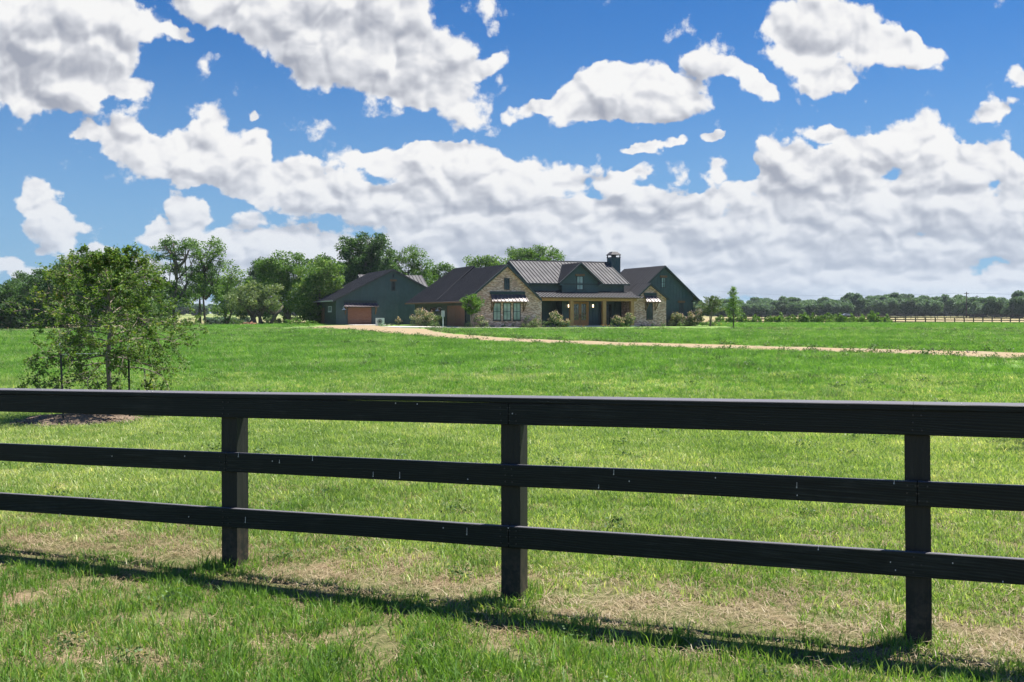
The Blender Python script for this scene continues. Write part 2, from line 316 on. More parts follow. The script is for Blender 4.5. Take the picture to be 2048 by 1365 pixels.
principled(N, out, N.ramp(n, [(.3, (0.052, 0.038, 0.025)), (.55, (0.155, 0.112, 0.079)), (.75, (0.352, 0.292, 0.225))]), .95, 0, .2, bump(N, n, .8, .03)); M['mulch'] = m
def grassmat(name, stops, trans=.45, patch=None):
    m, N, out = mat(name); at = N.new('ShaderNodeAttribute', attribute_name='rnd'); wp = wpos(N)
    n = N.noise(wp, 1.1, 4, .6); n2 = N.noise(wp, .22, 3, .6)
    oi = N.new('ShaderNodeObjectInfo')
    f = N.m('ADD', N.m('ADD', N.m('MULTIPLY', at.outputs['Fac'], .36), N.m('MULTIPLY', N.m('POWER', oi.outputs['Random'], 1.5), .36)), N.m('ADD', N.m('MULTIPLY', N.rng(n, .3, .7), .20), N.m('MULTIPLY', N.rng(n2, .35, .65, -.25, 1), .22)))
    c = N.ramp(f, stops)
    d = N.new('ShaderNodeBsdfPrincipled'); N.l.new(c, d.inputs['Base Color']); d.inputs['Roughness'].default_value = .5; d.inputs['Specular IOR Level'].default_value = .3
    t = N.new('ShaderNodeBsdfTranslucent'); N.l.new(N.mix(1, c, (1.2, 1.25, .55), 'MULTIPLY'), t.inputs[0])
    ms = N.new('ShaderNodeMixShader'); ms.inputs[0].default_value = trans
    N.l.new(d.outputs[0], ms.inputs[1]); N.l.new(t.outputs[0], ms.inputs[2]); N.l.new(ms.outputs[0], out.inputs[0]); return m
M['g_near'] = grassmat('near_grass', [(.1, (0.052, 0.121, 0.021)), (.45, (0.114, 0.230, 0.040)), (.7, (0.195, 0.303, 0.070)), (.86, (0.366, 0.388, 0.151)), (1, (0.550, 0.509, 0.278))])
M['g_lawn'] = grassmat('mown_grass', [(.1, (0.096, 0.170, 0.042)), (.4, (0.193, 0.298, 0.085)), (.65, (0.329, 0.412, 0.155)), (.85, (0.549, 0.539, 0.283)), (1, (0.741, 0.681, 0.424))])
M['g_field'] = grassmat('field_grass', [(.1, (0.041, 0.108, 0.020)), (.45, (0.095, 0.217, 0.036)), (.72, (0.166, 0.307, 0.064)), (.88, (0.309, 0.388, 0.170)), (1, (0.594, 0.571, 0.425))], .5)
M['straw'] = grassmat('dry_straw', [(.1, (0.146, 0.104, 0.055)), (.5, (0.253, 0.195, 0.110)), (1, (0.412, 0.352, 0.233))], .2)
# ------------------------------------------------------------------ mesh tools
def link(o, parent=None):
    sc.collection.objects.link(o)
    if parent is not None: o.parent = parent
    return o
def mesh_np(name, verts, faces, mats, rnd=None, midx=None, smooth=False):
    me = bpy.data.meshes.new(name); verts = np.asarray(verts, np.float32)
    if isinstance(faces, np.ndarray):
        nf, k = faces.shape
        me.vertices.add(len(verts)); me.vertices.foreach_set('co', verts.ravel())
        me.loops.add(nf*k); me.loops.foreach_set('vertex_index', faces.astype(np.int32).ravel())
        me.polygons.add(nf); me.polygons.foreach_set('loop_start', np.arange(0, nf*k, k, dtype=np.int32))
        me.update(calc_edges=True)
    else:
        me.from_pydata([tuple(map(float, v)) for v in verts], [], faces)
    if rnd is not None:
        a = me.attributes.new('rnd', 'FLOAT', 'POINT'); a.data.foreach_set('value', np.asarray(rnd, np.float32))
    for m_ in (mats if isinstance(mats, (list, tuple)) else [mats]): me.materials.append(m_)
    if midx is not None: me.polygons.foreach_set('material_index', np.asarray(midx, np.int32))
    if smooth: me.polygons.foreach_set('use_smooth', [True]*len(me.polygons))
    me.update(); return me
def obj(name, me, parent=None, label=None, cat=None, group=None, kind=None):
    o = bpy.data.objects.new(name, me); link(o, parent); tag(o, label, cat, group, kind); return o
def tag(o, label=None, cat=None, group=None, kind=None):
    if label: o['label'] = label
    if cat: o['category'] = cat
    if group: o['group'] = group
    if kind: o['kind'] = kind
    return o
def empty(name, loc, rz, label, cat, group=None):
    o = bpy.data.objects.new(name, None); o.empty_display_size = .3; link(o); o.location = loc; o.rotation_euler = (0, 0, rz)
    return tag(o, label, cat, group)
class MB:
    def __init__(s): s.v = []; s.f = []; s.mi = []
    def add(s, vs, fs, mi=0):
        n = len(s.v); s.v += [tuple(map(float, p)) for p in vs]; s.f += [[i+n for i in f] for f in fs]; s.mi += [mi]*len(fs); return s
    def box(s, x0, x1, y0, y1, z0, z1, mi=0):
        x0, x1 = sorted((x0, x1)); y0, y1 = sorted((y0, y1)); z0, z1 = sorted((z0, z1))
        vs = [(x0, y0, z0), (x1, y0, z0), (x1, y1, z0), (x0, y1, z0), (x0, y0, z1), (x1, y0, z1), (x1, y1, z1), (x0, y1, z1)]
        return s.add(vs, [[0, 3, 2, 1], [4, 5, 6, 7], [0, 1, 5, 4], [1, 2, 6, 5], [2, 3, 7, 6], [3, 0, 4, 7]], mi)
    def obox(s, c, ax, ay, az, mi=0):   # centre and three half-axis vectors
        c, ax, ay, az = map(Vector, (c, ax, ay, az)); vs = []
        for k in (-1, 1):
            for (i, j) in ((-1, -1), (1, -1), (1, 1), (-1, 1)): vs.append(c+ax*i+ay*j+az*k)
        return s.add(vs, [[0, 3, 2, 1], [4, 5, 6, 7], [0, 1, 5, 4], [1, 2, 6, 5], [2, 3, 7, 6], [3, 0, 4, 7]], mi)
    def slab(s, poly, nrm, th, mi=0):   # polygon extruded by -nrm*th (top face = poly)
        nrm = Vector(nrm).normalized(); p = [Vector(q) for q in poly]; n = len(p)
        a = (p[1]-p[0]).cross(p[2]-p[1])
        if a.dot(nrm) < 0: p = p[::-1]
        vs = p+[q-nrm*th for q in p]
        fs = [list(range(n)), list(range(2*n-1, n-1, -1))]+[[(i+1) % n, i, n+i, n+(i+1) % n] for i in range(n)]
        return s.add(vs, fs, mi)
    def tube(s, pts, rad, k=6, mi=0, cap=True):
        pts = [Vector(p) for p in pts]; n0 = len(s.v); rings = []
        for i, p in enumerate(pts):
            d = (pts[min(i+1, len(pts)-1)]-pts[max(i-1, 0)]).normalized()
            u = d.orthogonal().normalized() if i == 0 else (u-d*u.dot(d)).normalized()
            v = d.cross(u); r = rad[i] if isinstance(rad, (list, tuple)) else rad
            for j in range(k):
                t = 2*math.pi*j/k; s.v.append(tuple(p+(u*math.cos(t)+v*math.sin(t))*r))
        for i in range(len(pts)-1):
            for j in range(k):
                a = n0+i*k+j; b = n0+i*k+(j+1) % k; s.f.append([a, b, b+k, a+k]); s.mi.append(mi)
        if cap:
            s.f.append([n0+j for j in range(k)][::-1]); s.f.append([n0+(len(pts)-1)*k+j for j in range(k)]); s.mi += [mi, mi]
        return s
    def ribs(s, poly, nrm, up, spacing, w_, h_, mi=0, off=0.0, e=None):
        nrm = Vector(nrm).normalized(); up = Vector(up).normalized(); e = up.cross(nrm).normalized()
        p = [Vector(q) for q in poly]; o = p[0]; q2 = [((q-o).dot(e), (q-o).dot(up)) for q in p]
        lo, hi = min(q[0] for q in q2), max(q[0] for q in q2); t = lo+spacing*.5+off
        while t < hi-.02:
            ys = []
            for i in range(len(q2)):
                (x0, y0), (x1, y1) = q2[i], q2[(i+1) % len(q2)]
                if (x0-t)*(x1-t) < 0: ys.append(y0+(y1-y0)*(t-x0)/(x1-x0))
            ys.sort()
            for a, b in zip(ys[::2], ys[1::2]):
                if b-a > .08: s.obox(o+e*t+up*(a+b)/2+nrm*(h_/2-.004), e*(w_/2), up*((b-a)/2-.01), nrm*(h_/2), mi)
            t += spacing
        return s
    def build(s, name, mats, parent=None, label=None, cat=None, group=None, kind=None, smooth=False):
        return obj(name, mesh_np(name, s.v, s.f, mats, midx=s.mi, smooth=smooth), parent, label, cat, group, kind)
def leaf_arrays(cen, ln, wd, seed=None, up=0.0, flat=0.0):
    n = len(cen); r = rng
    d = r.normal(size=(n, 3)); d[:, 2] = d[:, 2]*(1-flat)+up; d /= np.linalg.norm(d, axis=1)[:, None]+1e-9
    e = np.cross(d, r.normal(size=(n, 3))); e /= np.linalg.norm(e, axis=1)[:, None]+1e-9
    ln = np.broadcast_to(ln, (n,))[:, None]; wd = np.broadcast_to(wd, (n,))[:, None]
    v = np.stack([cen-d*ln/2, cen+e*wd/2, cen+d*ln/2, cen-e*wd/2], 1).reshape(-1, 3)
    f = np.arange(4*n).reshape(n, 4); rn = np.repeat(r.random(n), 4); return v, f, rn
def px2w(px, py, D): return Vector(((px-CX)/F*D, D, CAMZ+(HY-py)/F*D))
# ------------------------------------------------------------------ ground
ys = np.unique(np.concatenate([-np.geomspace(3, 3000, 14)[::-1], np.arange(-3, 12, .5), np.arange(12, 40, .8), np.arange(40, 140, 1.6), np.arange(140, 360, 5), np.geomspace(360, 12000, 26)]))
h_ = np.unique(np.concatenate([np.arange(0, 30, 1.0), np.arange(30, 120, 4), np.geomspace(120, 9000, 22)])); xs = np.unique(np.concatenate([-h_, h_]))
gx, gy = np.meshgrid(xs, ys); gz = tz(gx, gy); nx, ny = len(xs), len(ys)
gi = np.arange(nx*ny).reshape(ny, nx)
gf = np.stack([gi[:-1, :-1], gi[:-1, 1:], gi[1:, 1:], gi[1:, :-1]], -1).reshape(-1, 4)
obj('ground', mesh_np('ground', np.stack([gx, gy, gz], -1).reshape(-1, 3), gf, M['ground'], smooth=True), kind='structure')
def strip(name, pts, mat_, dz, jit=0.25, label=None):
    # pts: (x, y, halfwidth)
    P = []; 
    for i in range(len(pts)-1):
        for k in range(14):
            t = k/14; P.append(tuple(pts[i][j]*(1-t)+pts[i+1][j]*t for j in range(3)))
    P.append(pts[-1]); V = []; n = len(P); C = 7
    for i, (x, y, hw) in enumerate(P):
        a = P[max(i-2, 0)]; b = P[min(i+2, n-1)]; d = Vector((b[0]-a[0], b[1]-a[1])).normalized(); nn = Vector((-d.y, d.x))
        for c in range(C):
            s_ = (c/(C-1)*2-1); jj = 1+(random.uniform(-jit, jit)*.5 if c in (0, C-1) else 0)
            q = Vector((x, y))+nn*hw*s_*jj; edge = -.06 if c in (0, C-1) else 0
            V.append((q.x, q.y, tzf(q.x, q.y)+dz+edge))
    fs = [[i*C+c, i*C+c+1, (i+1)*C+c+1, (i+1)*C+c] for i in range(n-1) for c in range(C-1)]
    return obj(name, mesh_np(name, V, [f[::-1] for f in fs], mat_, smooth=True), kind='structure')
strip('gravel_road', [(60, 22, 2.2), (34, 34, 2.2), (21.5, 42, 2.5), (14, 48.5, 2.4), (4.8, 55.5, 2.3), (-1.5, 62.5, 2.2), (-6.5, 74, 2.2), (-9.5, 84, 3.0), (-12.5, 94, 4.6), (-16.5, 104, 4.8), (-18.5, 114, 3.6), (-19.2, 121, 3.0)], M['gravel'], .05)
# ------------------------------------------------------------------ near fence
f_dir = Vector((2.604, -1, .0455)).normalized()
fu = Vector((f_dir.x, f_dir.y, 0)).normalized(); fn = Vector((-.358, -.933, 0))   # towards camera
fence = empty('board_fence', (.01, 6.6, 0), math.atan2(fu.y, fu.x), 'black stained three rail board fence with flat cap running across the foreground', 'fence')
sl = f_dir.z/math.hypot(f_dir.x, f_dir.y)
# local x along the fence (to the right), local y away from camera
tp = [-9.6, -7.3, -4.97, -2.273, -.03, 2.47, 4.9, 7.2]
for i, t in enumerate(tp):
    q = fence.matrix_basis @ Vector((t, 0, 0)); z0 = tzf(q.x, q.y)
    b = MB(); hw = .069; zt = 1.30+sl*t
    lean = {3: .004, 5: .008}.get(i, .002)
    c = .006
    base = [(-hw, .022), (hw, .022), (hw, .16), (-hw, .16)]
    n = len(b.v)
    for (zz, off) in ((z0-.35, lean*1.2), (.35, lean), (.8, lean*.4), (zt, 0)):
        for (x_, y_) in base: b.v.append((t+x_+off+random.uniform(-.001, .001), y_, zz))
    for k in range(3):
        for j in range(4): b.f.append([n+k*4+j, n+k*4+(j+1) % 4, n+(k+1)*4+(j+1) % 4, n+(k+1)*4+j]); b.mi.append(0)
    b.f.append([n+12, n+13, n+14, n+15]); b.mi.append(0)
    o = b.build('post', [M['post']], fence); 
def board(x0, x1, z_top, hgt, y0, y1, name):
    b = MB(); n = max(2, int((x1-x0)/.3)); gp = .0007 if name == 'cap' else .0025; x0 += gp; x1 -= gp; prof = []
    for i in range(n+1):
        x = x0+(x1-x0)*i/n; wob = (vnoise(x*.8+z_top*40, 3.3)-.5)*.008; zt = z_top+sl*x+wob; zb = zt-hgt-(vnoise(x*.9+z_top*70, 8.3)-.5)*.005
        yw = (vnoise(x*.6+z_top*9, 5.1)-.5)*.006; r = .004
        prof.append([(x, y0+yw, zb+r), (x, y0+yw+r, zb), (x, y1+yw-r, zb), (x, y1+yw, zb+r), (x, y1+yw, zt-r), (x, y1+yw-r, zt), (x, y0+yw+r, zt), (x, y0+yw, zt-r)])
    for p in prof: b.v += p
    for i in range(n):
        for j in range(8): a = i*8+j; c_ = i*8+(j+1) % 8; b.f.append([a, a+8, c_+8, c_]); b.mi.append(0)
    b.f.append(list(range(8))); b.mi.append(0); b.f.append([n*8+j for j in range(8)][::-1]); b.mi.append(0)
    return b
def nails(b, x, z_top, hgt, y):
    for k in (.2, .5, .8):
        for dx in ([-.022] if random.random() < .4 else [-.024, .024]):
            c = Vector((x+dx+random.uniform(-.004, .004), y, z_top+sl*x-hgt*k)); b.obox(c, (.004, 0, 0), (0, .0025, 0), (0, 0, .004), 2)
def drops(b, lst, y):
    for (x, z, l) in lst:
        b.obox((x, y, z+sl*x), (.0026, 0, 0), (0, .002, 0), (0, 0, .004), 1)
        if l: b.obox((x+.001, y+.0003, z+sl*x+l*.5), (.0011, 0, 0), (0, .0014, 0), (0, 0, l*.5), 1)
ZT = 1.345; CAPT = .036
zr = [ZT-CAPT-.002, .903, .497]; hh = [.143, .142, .142]
rails = [(zr[0], hh[0], [-9.6, -4.97, -.03, 4.9, 7.3]), (zr[1], hh[1], [-9.6, -7.3, -2.273, 2.47, 7.3]), (zr[2], hh[2], [-9.6, -4.97, -.03, 4.9, 7.3])]
def fx(px, py):   # photo point on the rail face -> fence-local x
    u = (px-CX)/F; t = (u*6.6-.01)/(.933-(-.358)*u) if False else None
    # point (.01,6.6)+s*fu with X/Y=u
    return (u*6.6-.01)/(fu.x-u*fu.y)
def fz(px, py, s): D = 6.6+s*fu.y; return CAMZ-(py-HY)*D/F-sl*s
DR = [(440, 788, 0), (461, 840, 0), (794, 805, 0), (837, 808, 0), (1027, 827, 0), (228, 912, 0), (373, 912, 0), (480, 913, .025), (548, 922, 0), (562, 925, .02), (628, 920, .03), (749, 952, .03), (802, 955, .04), (938, 958, 0),
      (1229, 948, .03), (1199, 975, .02), (1260, 962, 0), (1432, 955, 0), (1594, 974, .03), (1595, 990, 0), (1788, 966, .02), (381, 1033, 0), (494, 1044, .04), (124, 1031, .02), (889, 1055, 0), (936, 1068, .06), (1019, 1053, 0), (1637, 1098, .02), (1781, 1123, 0), (1791, 1139, 0), (2005, 1162, 0), (1905, 1125, 0)]
for ri, (z_, h__, cuts) in enumerate(rails):
    for a, c_ in zip(cuts[:-1], cuts[1:]):
        b = board(a, c_, z_, h__, -.018, .019, 'rail')
        for t in tp:
            if a-.03 <= t <= c_+.03: nails(b, min(max(t, a+.03), c_-.03), z_, h__, -.0195)
        dl = []
        for (px, py, l) in DR:
            s = fx(px, py); zz = fz(px, py, s)
            if a <= s < c_ and z_-h__-.01 < zz < z_: dl.append((s, min(zz, z_-.012), min(l, .045)))
        drops(b, dl, -.0205)
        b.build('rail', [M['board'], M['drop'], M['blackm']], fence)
for a, c_ in zip([-9.6, -4.97, -2.35, 2.45], [-4.97, -2.35, 2.45, 7.3]):
    b = board(a, c_, ZT, CAPT, -.028, .165, 'cap'); 
    for k in range(5):
        x = random.uniform(a, c_); b.obox((x, random.uniform(-.02, .1), ZT+sl*x+.0035), (.004, 0, 0), (0, .006, 0), (0, 0, .0015), 1)
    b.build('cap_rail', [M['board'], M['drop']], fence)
# ------------------------------------------------------------------ house helpers
def frame(kind, plane):
    if kind == 'front': return (lambda s, z, o: (s, plane-o, z))
    if kind == 'left': return (lambda s, z, o: (plane-o, s, z))
def fbox(b, fr, s0, s1, z0, z1, o0, o1, mi=0):
    p = [fr(s0, z0, o0), fr(s1, z1, o1)]; return b.box(p[0][0], p[1][0], p[0][1], p[1][1], p[0][2], p[1][2], mi)
def window(par, fr, s0, s1, z0, z1, cols=2, rows=2, glass='glass', fw=.07, lintel=False, name='window', fm='blackm', sill=True):
    b = MB()
    fbox(b, fr, s0, s1, z0, z0+fw, .0, .06); fbox(b, fr, s0, s1, z1-fw, z1, .0, .06)
    fbox(b, fr, s0, s0+fw, z0+fw, z1-fw, .0, .06); fbox(b, fr, s1-fw, s1, z0+fw, z1-fw, .0, .06)
    for i in range(1, cols):
        c = s0+(s1-s0)*i/cols; fbox(b, fr, c-.022, c+.022, z0+fw, z1-fw, .012, .045)
    for i in range(1, rows):
        c = z0+(z1-z0)*i/rows; fbox(b, fr, s0+fw, s1-fw, c-.026, c+.026, .012, .048)
    o = b.build(name, [M[fm]], par)
    g = MB(); fbox(g, fr, s0+fw*.8, s1-fw*.8, z0+fw*.8, z1-fw*.8, .004, .018); g.build('pane', [M[glass]], o)
    if sill: g = MB(); fbox(g, fr, s0-.05, s1+.05, z0-.09, z0-.003, .0, .10); g.build('sill', [M[fm]], o)
    if lintel: g = MB(); fbox(g, fr, s0-.16, s1+.16, z1+.005, z1+.24, .0, .11); g.build('lintel', [M['cedar_dark']], o)
    return o
def roofp(name, par, poly, up, spacing=.42, th=.10, mt='roof', w_=.06, h_=.075, off=0):
    p = [Vector(q) for q in poly]; n = (p[1]-p[0]).cross(p[2]-p[1]).normalized()
    if n.z < 0: n = -n
    up = Vector(up); up = (up-n*up.dot(n)).normalized()
    b = MB(); b.slab(poly, n, th); b.ribs(poly, n, up, spacing, w_, h_, 0, off)
    return b.build(name, [M[mt]], par)
def wallp(name, par, poly, nrm, mt, spacing=None, th=.18, w_=.05, h_=.03, off=0):
    b = MB(); b.slab(poly, nrm, th)
    if spacing: b.ribs(poly, nrm, (0, 0, 1), spacing, w_, h_, 0, off)
    return b.build(name, [M[mt]], par)
def garage_door(par, fr, s0, s1, z0, z1, rows=5, cols=4):
    b = MB(); fbox(b, fr, s0, s1, z0, z1, .0, .03)
    for r in range(rows):
        for c in range(cols):
            a = s0+(s1-s0)*(c+.08)/cols; a2 = s0+(s1-s0)*(c+.92)/cols; q = z0+(z1-z0)*(r+.14)/rows; q2 = z0+(z1-z0)*(r+.86)/rows
            fbox(b, fr, a, a2, q, q2, .03, .045)
    d = b.build('garage_door', [M['garage']], par)
    t = MB(); fbox(t, fr, s0-.12, s0-.002, z0, z1+.14, .0, .09); fbox(t, fr, s1+.002, s1+.12, z0, z1+.14, .0, .09); fbox(t, fr, s0, s1, z1+.003, z1+.14, .0, .088); t.build('frame', [M['trim']], d)
    return d
def awning(par, fr, s0, s1, z_low, z_high, out, br=True, mt='awning'):
    A = [fr(s0-.12, z_low, out), fr(s1+.12, z_low, out), fr(s1, z_high, .06), fr(s0, z_high, .06)]
    up = Vector(A[3])-Vector(A[0]); e = Vector(A[1])-Vector(A[0]); up = up-e*up.dot(e)/e.dot(e)
    a = roofp('awning', par, A, up, .42, .06, mt)
    h = MB(); fbox(h, fr, s0-.06, s1+.02, z_high+.02, z_high+.34, .0, .10); h.build('header', [M['trim']], a)
    if br:
        for s in (s0+.15, s1-.15):
            k = MB(); p0 = Vector(fr(s, z_low-1.0, .05)); p1 = Vector(fr(s, z_low-.12, out-.15))
            k.tube([p0, p0*.5+p1*.5+Vector((0, 0, -.06)), p1], .055, 4); k.tube([Vector(fr(s, z_low-1.05, .05)), Vector(fr(s, z_low+.05, .05))], .05, 4)
            k.tube([Vector(fr(s, z_low-.1, .05)), Vector(fr(s, z_low-.1, out-.05))], .05, 4); k.build('bracket', [M['cedar_dark']], a)
    return a
def barn_lamp(par, fr, s, z):
    b = MB(); p = [fr(s, z+.25, .02), fr(s, z+.42, .25), fr(s, z+.40, .5), fr(s, z+.2, .55)]; b.tube(p, .025, 6)
    o = b.build('wall_lamp', [M['white']], par)
    h = MB(); pts = [fr(s, z+.2, .55), fr(s, z+.12, .55), fr(s, z, .55)]; h.tube(pts, [.05, .12, .30], 12); h.build('shade', [M['white']], o)
# ------------------------------------------------------------------ house
YAW = R(22); HP = (-4.06, 104.0); HZ = .40
house = empty('house', (HP[0], HP[1], HZ), YAW, 'dark teal and brick ranch house with standing seam metal roofs and a porch', 'house')
def Z(z): return z-HZ
# left wing -------------------------------------------------
ap = (3.75, Z(7.05)); el_ = (-1.0, Z(3.15)); er = (7.65, Z(3.40)); rl = 7.33
pl = [(0, 0, -.3), (7.8, 0, -.3), (7.8, 0, Z(3.25)), (3.75, 0, Z(6.92)), (0, 0, Z(3.90))]
wallp('brick_wall', house, pl, (0, -1, 0), 'brick', th=.25)
wallp('side_wall', house, [(0.02, .26, -.3), (0.02, 21.3, -.3), (.02, 21.3, Z(3.85)), (.02, .26, Z(3.85))], (-1, 0, 0), 'teal_side', .40, off=.1)
wallp('rear_wall', house, [(0.2, 21.3, -.3), (7.8, 21.3, -.3), (7.8, 21.3, Z(3.3)), (.2, 21.3, Z(3.3))], (0, 1, 0), 'teal')
wallp('inner_wall', house, [(7.8, .25, -.3), (7.8, 21.1, -.3), (7.8, 21.1, Z(3.3)), (7.8, .25, Z(3.3))], (1, 0, 0), 'brick')
kl = (ap[1]-el_[1])/(ap[0]-el_[0]); kr = (ap[1]-er[1])/(er[0]-ap[0])
z2 = Z(rl)
roofp('roof', house, [(el_[0], -.45, el_[1]), (el_[0], 10.15, el_[1]), (ap[0], 10.15, ap[1]), (ap[0], -.45, ap[1])], (1, 0, kl), .42)
roofp('roof', house, [(er[0], -.45, er[1]), (er[0], 10.15, er[1]), (ap[0]+.001, 10.15, ap[1]-.001), (ap[0]+.001, -.45, ap[1]-.001)], (-1, 0, kr), .42)
e2 = el_[1]
roofp('roof', house, [(el_[0], 10.152, e2+.004), (el_[0], 21.9, e2+.004), (ap[0], 17.0, z2), (ap[0], 10.152, z2)], (1, 0, (z2-e2)/4.75), .42)
roofp('roof', house, [(8.5, 10.152, e2+.004), (8.5, 21.9, e2+.004), (ap[0]+.001, 17.0, z2), (ap[0]+.001, 10.152, z2)], (-1, 0, .9), .42)
roofp('roof', house, [(el_[0]+.003, 21.903, e2), (8.497, 21.903, e2), (ap[0]+.0015, 17.003, z2)], (0, -1, .85), .42)
# fascias / gable trim
def rake(par, p0, p1, dn=.26, th=.05, nm='fascia', mt='trim'):
    b = MB(); p0 = Vector(p0); p1 = Vector(p1); d = (p1-p0)
    b.slab([p0, p1, p1-Vector((0, 0, dn)), p0-Vector((0, 0, dn))], (0, -1, 0) if abs(d.y) < .01 else (-1, 0, 0), th); return b.build(nm, [M[mt]], par)
rake(house, (el_[0], -.455, el_[1]+.02), (ap[0], -.455, ap[1]+.02)); rake(house, (er[0], -.455, er[1]+.02), (ap[0], -.455, ap[1]+.02))
g = MB(); g.box(el_[0]-.11, el_[0]-.005, -.45, 21.9, el_[1]-.15, el_[1]-.01); g.build('gutter', [M['cedar_dark']], house)
g = MB(); g.box(el_[0]+.01, -.0, -.35, 21.3, el_[1]-.16, el_[1]-.12); g.build('soffit', [M['trim']], house)
g = MB(); g.tube([(-.06, .5, Z(3.1)), (-.06, .5, -.1)], .05, 6); g.build('downspout', [M['cedar_dark']], house)
fr = frame('left', -.01)
garage_door(house, fr, 2.35, 8.4, .02, Z(2.72))
window(house, fr, 12.6, 14.7, Z(2.0), Z(2.62), 1, 1, fw=.1, sill=False); window(house, fr, 10.6, 12.1, Z(2.0), Z(2.62), 1, 1, fw=.1, sill=False)
window(house, fr, 16.6, 18.4, Z(.9), Z(2.62), 1, 2, glass='glass_pale', fw=.08)
barn_lamp(house, fr, 10.3, Z(2.15))
fr = frame('front', 0)
for (s0, s1) in ((2.37, 3.62), (3.95+.02, 5.2), (5.52, 6.72-.02)): pass
def sa(px, b):  # photo column -> local a on plane b
    u = (px-CX)/F; return (u*(104+.927*b)+4.06+.375*b)/(.927-.375*u)
def sz(py, a, b): return CAMZ+(HY-py)*(104+.375*a+.927*b)/F-HZ
def fwin(px0, px1, py0, py1, b, **k):
    a0, a1 = sa(px0, b), sa(px1, b); return window(house, frame('front', b), a0, a1, sz(py1, a0, b), sz(py0, a0, b), **k)
fwin(986, 1001.6, 606, 641, 0, glass='glass_pale'); fwin(1006, 1021.6, 606, 641, 0, glass='glass_pale'); fwin(1026, 1041, 606, 641, 0, glass='glass_pale')
fwin(1008, 1019, 556.5, 580, 0, glass='glass', sill=False)
a0, a1 = sa(980.5, 0), sa(1049, 0)
awning(house, frame('front', 0), a0, a1, sz(603.5, a0, 1.0), sz(589.5, a0, 0), 1.0)
# main body ------------------------------------------------------
RZ = Z(7.98); EZ = Z(5.24)
k = (RZ-EZ)/5.54
roofp('roof', house, [(7.47, 3.0, EZ), (20.07, 3.0, EZ), (20.07, 8.54, RZ), (7.47, 8.54, RZ)], (0, 1, k), .44)
roofp('roof', house, [(7.47, 14.08, EZ), (20.07, 14.08, EZ), (20.07, 8.541, RZ-.001), (7.47, 8.541, RZ-.001)], (0, -1, k), .44)
g = MB(); g.obox((13.77, 8.54, RZ+.03), (6.32, 0, 0), (0, .14, 0), (0, 0, .03)); g.build('ridge_cap', [M['roof']], house)
g = MB(); g.box(7.47, 20.07, 2.93, 2.998, EZ-.17, EZ-.01); g.build('gutter', [M['trim']], house)
for aa in (7.85, 19.7):
    wallp('gable_wall', house, [(aa, 3.6, Z(3.2)), (aa, 13.5, Z(3.2)), (aa, 13.5, EZ+.1), (aa, 8.54, RZ-.16), (aa, 3.6, EZ+.12)], (-1 if aa < 10 else 1, 0, 0), 'teal', .4)
for aa in (7.46, 20.08):
    b = MB(); s_ = -1 if aa < 10 else 1
    b.slab([(aa, 3.0, EZ+.02), (aa, 8.54, RZ+.02), (aa, 8.54, RZ-.24), (aa, 3.0, EZ-.24)], (s_, 0, 0), -.05); b.build('fascia', [M['trim']], house)
wallp('upper_wall', house, [(8.04, 3.6, Z(4.0)), (11.6, 3.6, Z(4.0)), (11.6, 3.6, EZ), (8.04, 3.6, EZ)], (0, -1, 0), 'teal')
wallp('upper_wall', house, [(16.0, 3.6, Z(4.0)), (19.5, 3.6, Z(4.0)), (19.5, 3.6, EZ), (16.0, 3.6, EZ)], (0, -1, 0), 'teal')
wallp('rear_wall', house, [(8, 13.5, -.3), (19.6, 13.5, -.3), (19.6, 13.5, EZ), (8, 13.5, EZ)], (0, 1, 0), 'teal')
# dormer / entry bay
DA = Z(7.56); DE = Z(5.26)
bayw = wallp('bay_wall', house, [(11.58, 3.0, -.1), (16.03, 3.0, -.1), (16.03, 3.0, Z(5.55)), (13.78, 3.0, DA-.2), (11.58, 3.0, Z(5.55))], (0, -1, 0), 'teal', None, th=.2)
b = MB()   # horizontal lap boards on the dormer, vertical battens in the porch
zz = Z(4.35)
while zz < DA-.5:
    half = min(2.2, (DA-.32-zz)/.86-.1)
    if half > .2: b.box(13.79-half, 13.79+half, 2.985, 3.0, zz, zz+.02)
    zz += .2
b.ribs([(11.6, 3.0, .15), (16.0, 3.0, .15), (16.0, 3.0, Z(3.7)), (11.6, 3.0, Z(3.7))], (0, -1, 0), (0, 0, 1), .4, .05, .03)
b.build('siding_boards', [M['teal']], bayw)
for sx_ in (11.58, 15.83):
    b = MB(); b.box(sx_, sx_+.2, 3.2, 3.8, -.1, Z(5.5)); b.build('bay_side_wall', [M['teal']], house)
kd = (DA-DE)/2.7; bb = 3+(DA-EZ)/k; be = 3+(DE-EZ)/k
roofp('dormer_roof', house, [(11.08, 2.55, DE), (11.08, 3.05, DE), (13.78, bb+.1, DA), (13.78, 2.55, DA)], (1, 0, kd), .34)
roofp('dormer_roof', house, [(16.48, 2.55, DE), (16.48, 3.05, DE), (13.781, bb+.1, DA-.001), (13.781, 2.55, DA-.001)], (-1, 0, kd), .34)
rake(house, (11.08, 2.545, DE+.02), (13.78, 2.545, DA+.02), .24); rake(house, (16.48, 2.545, DE+.02), (13.78, 2.545, DA+.02), .24)
g = MB(); g.box(11.12, 11.62, 2.6, 2.98, DE-.26, DE-.1); g.build('soffit_return', [M['teal']], house); g = MB(); g.box(15.99, 16.44, 2.6, 2.98, DE-.26, DE-.1); g.build('soffit_return', [M['teal']], house)
fwin(1152.8, 1166.3, 552.6, 580.2, 3.0, glass='glass_pale', lintel=True, sill=False)
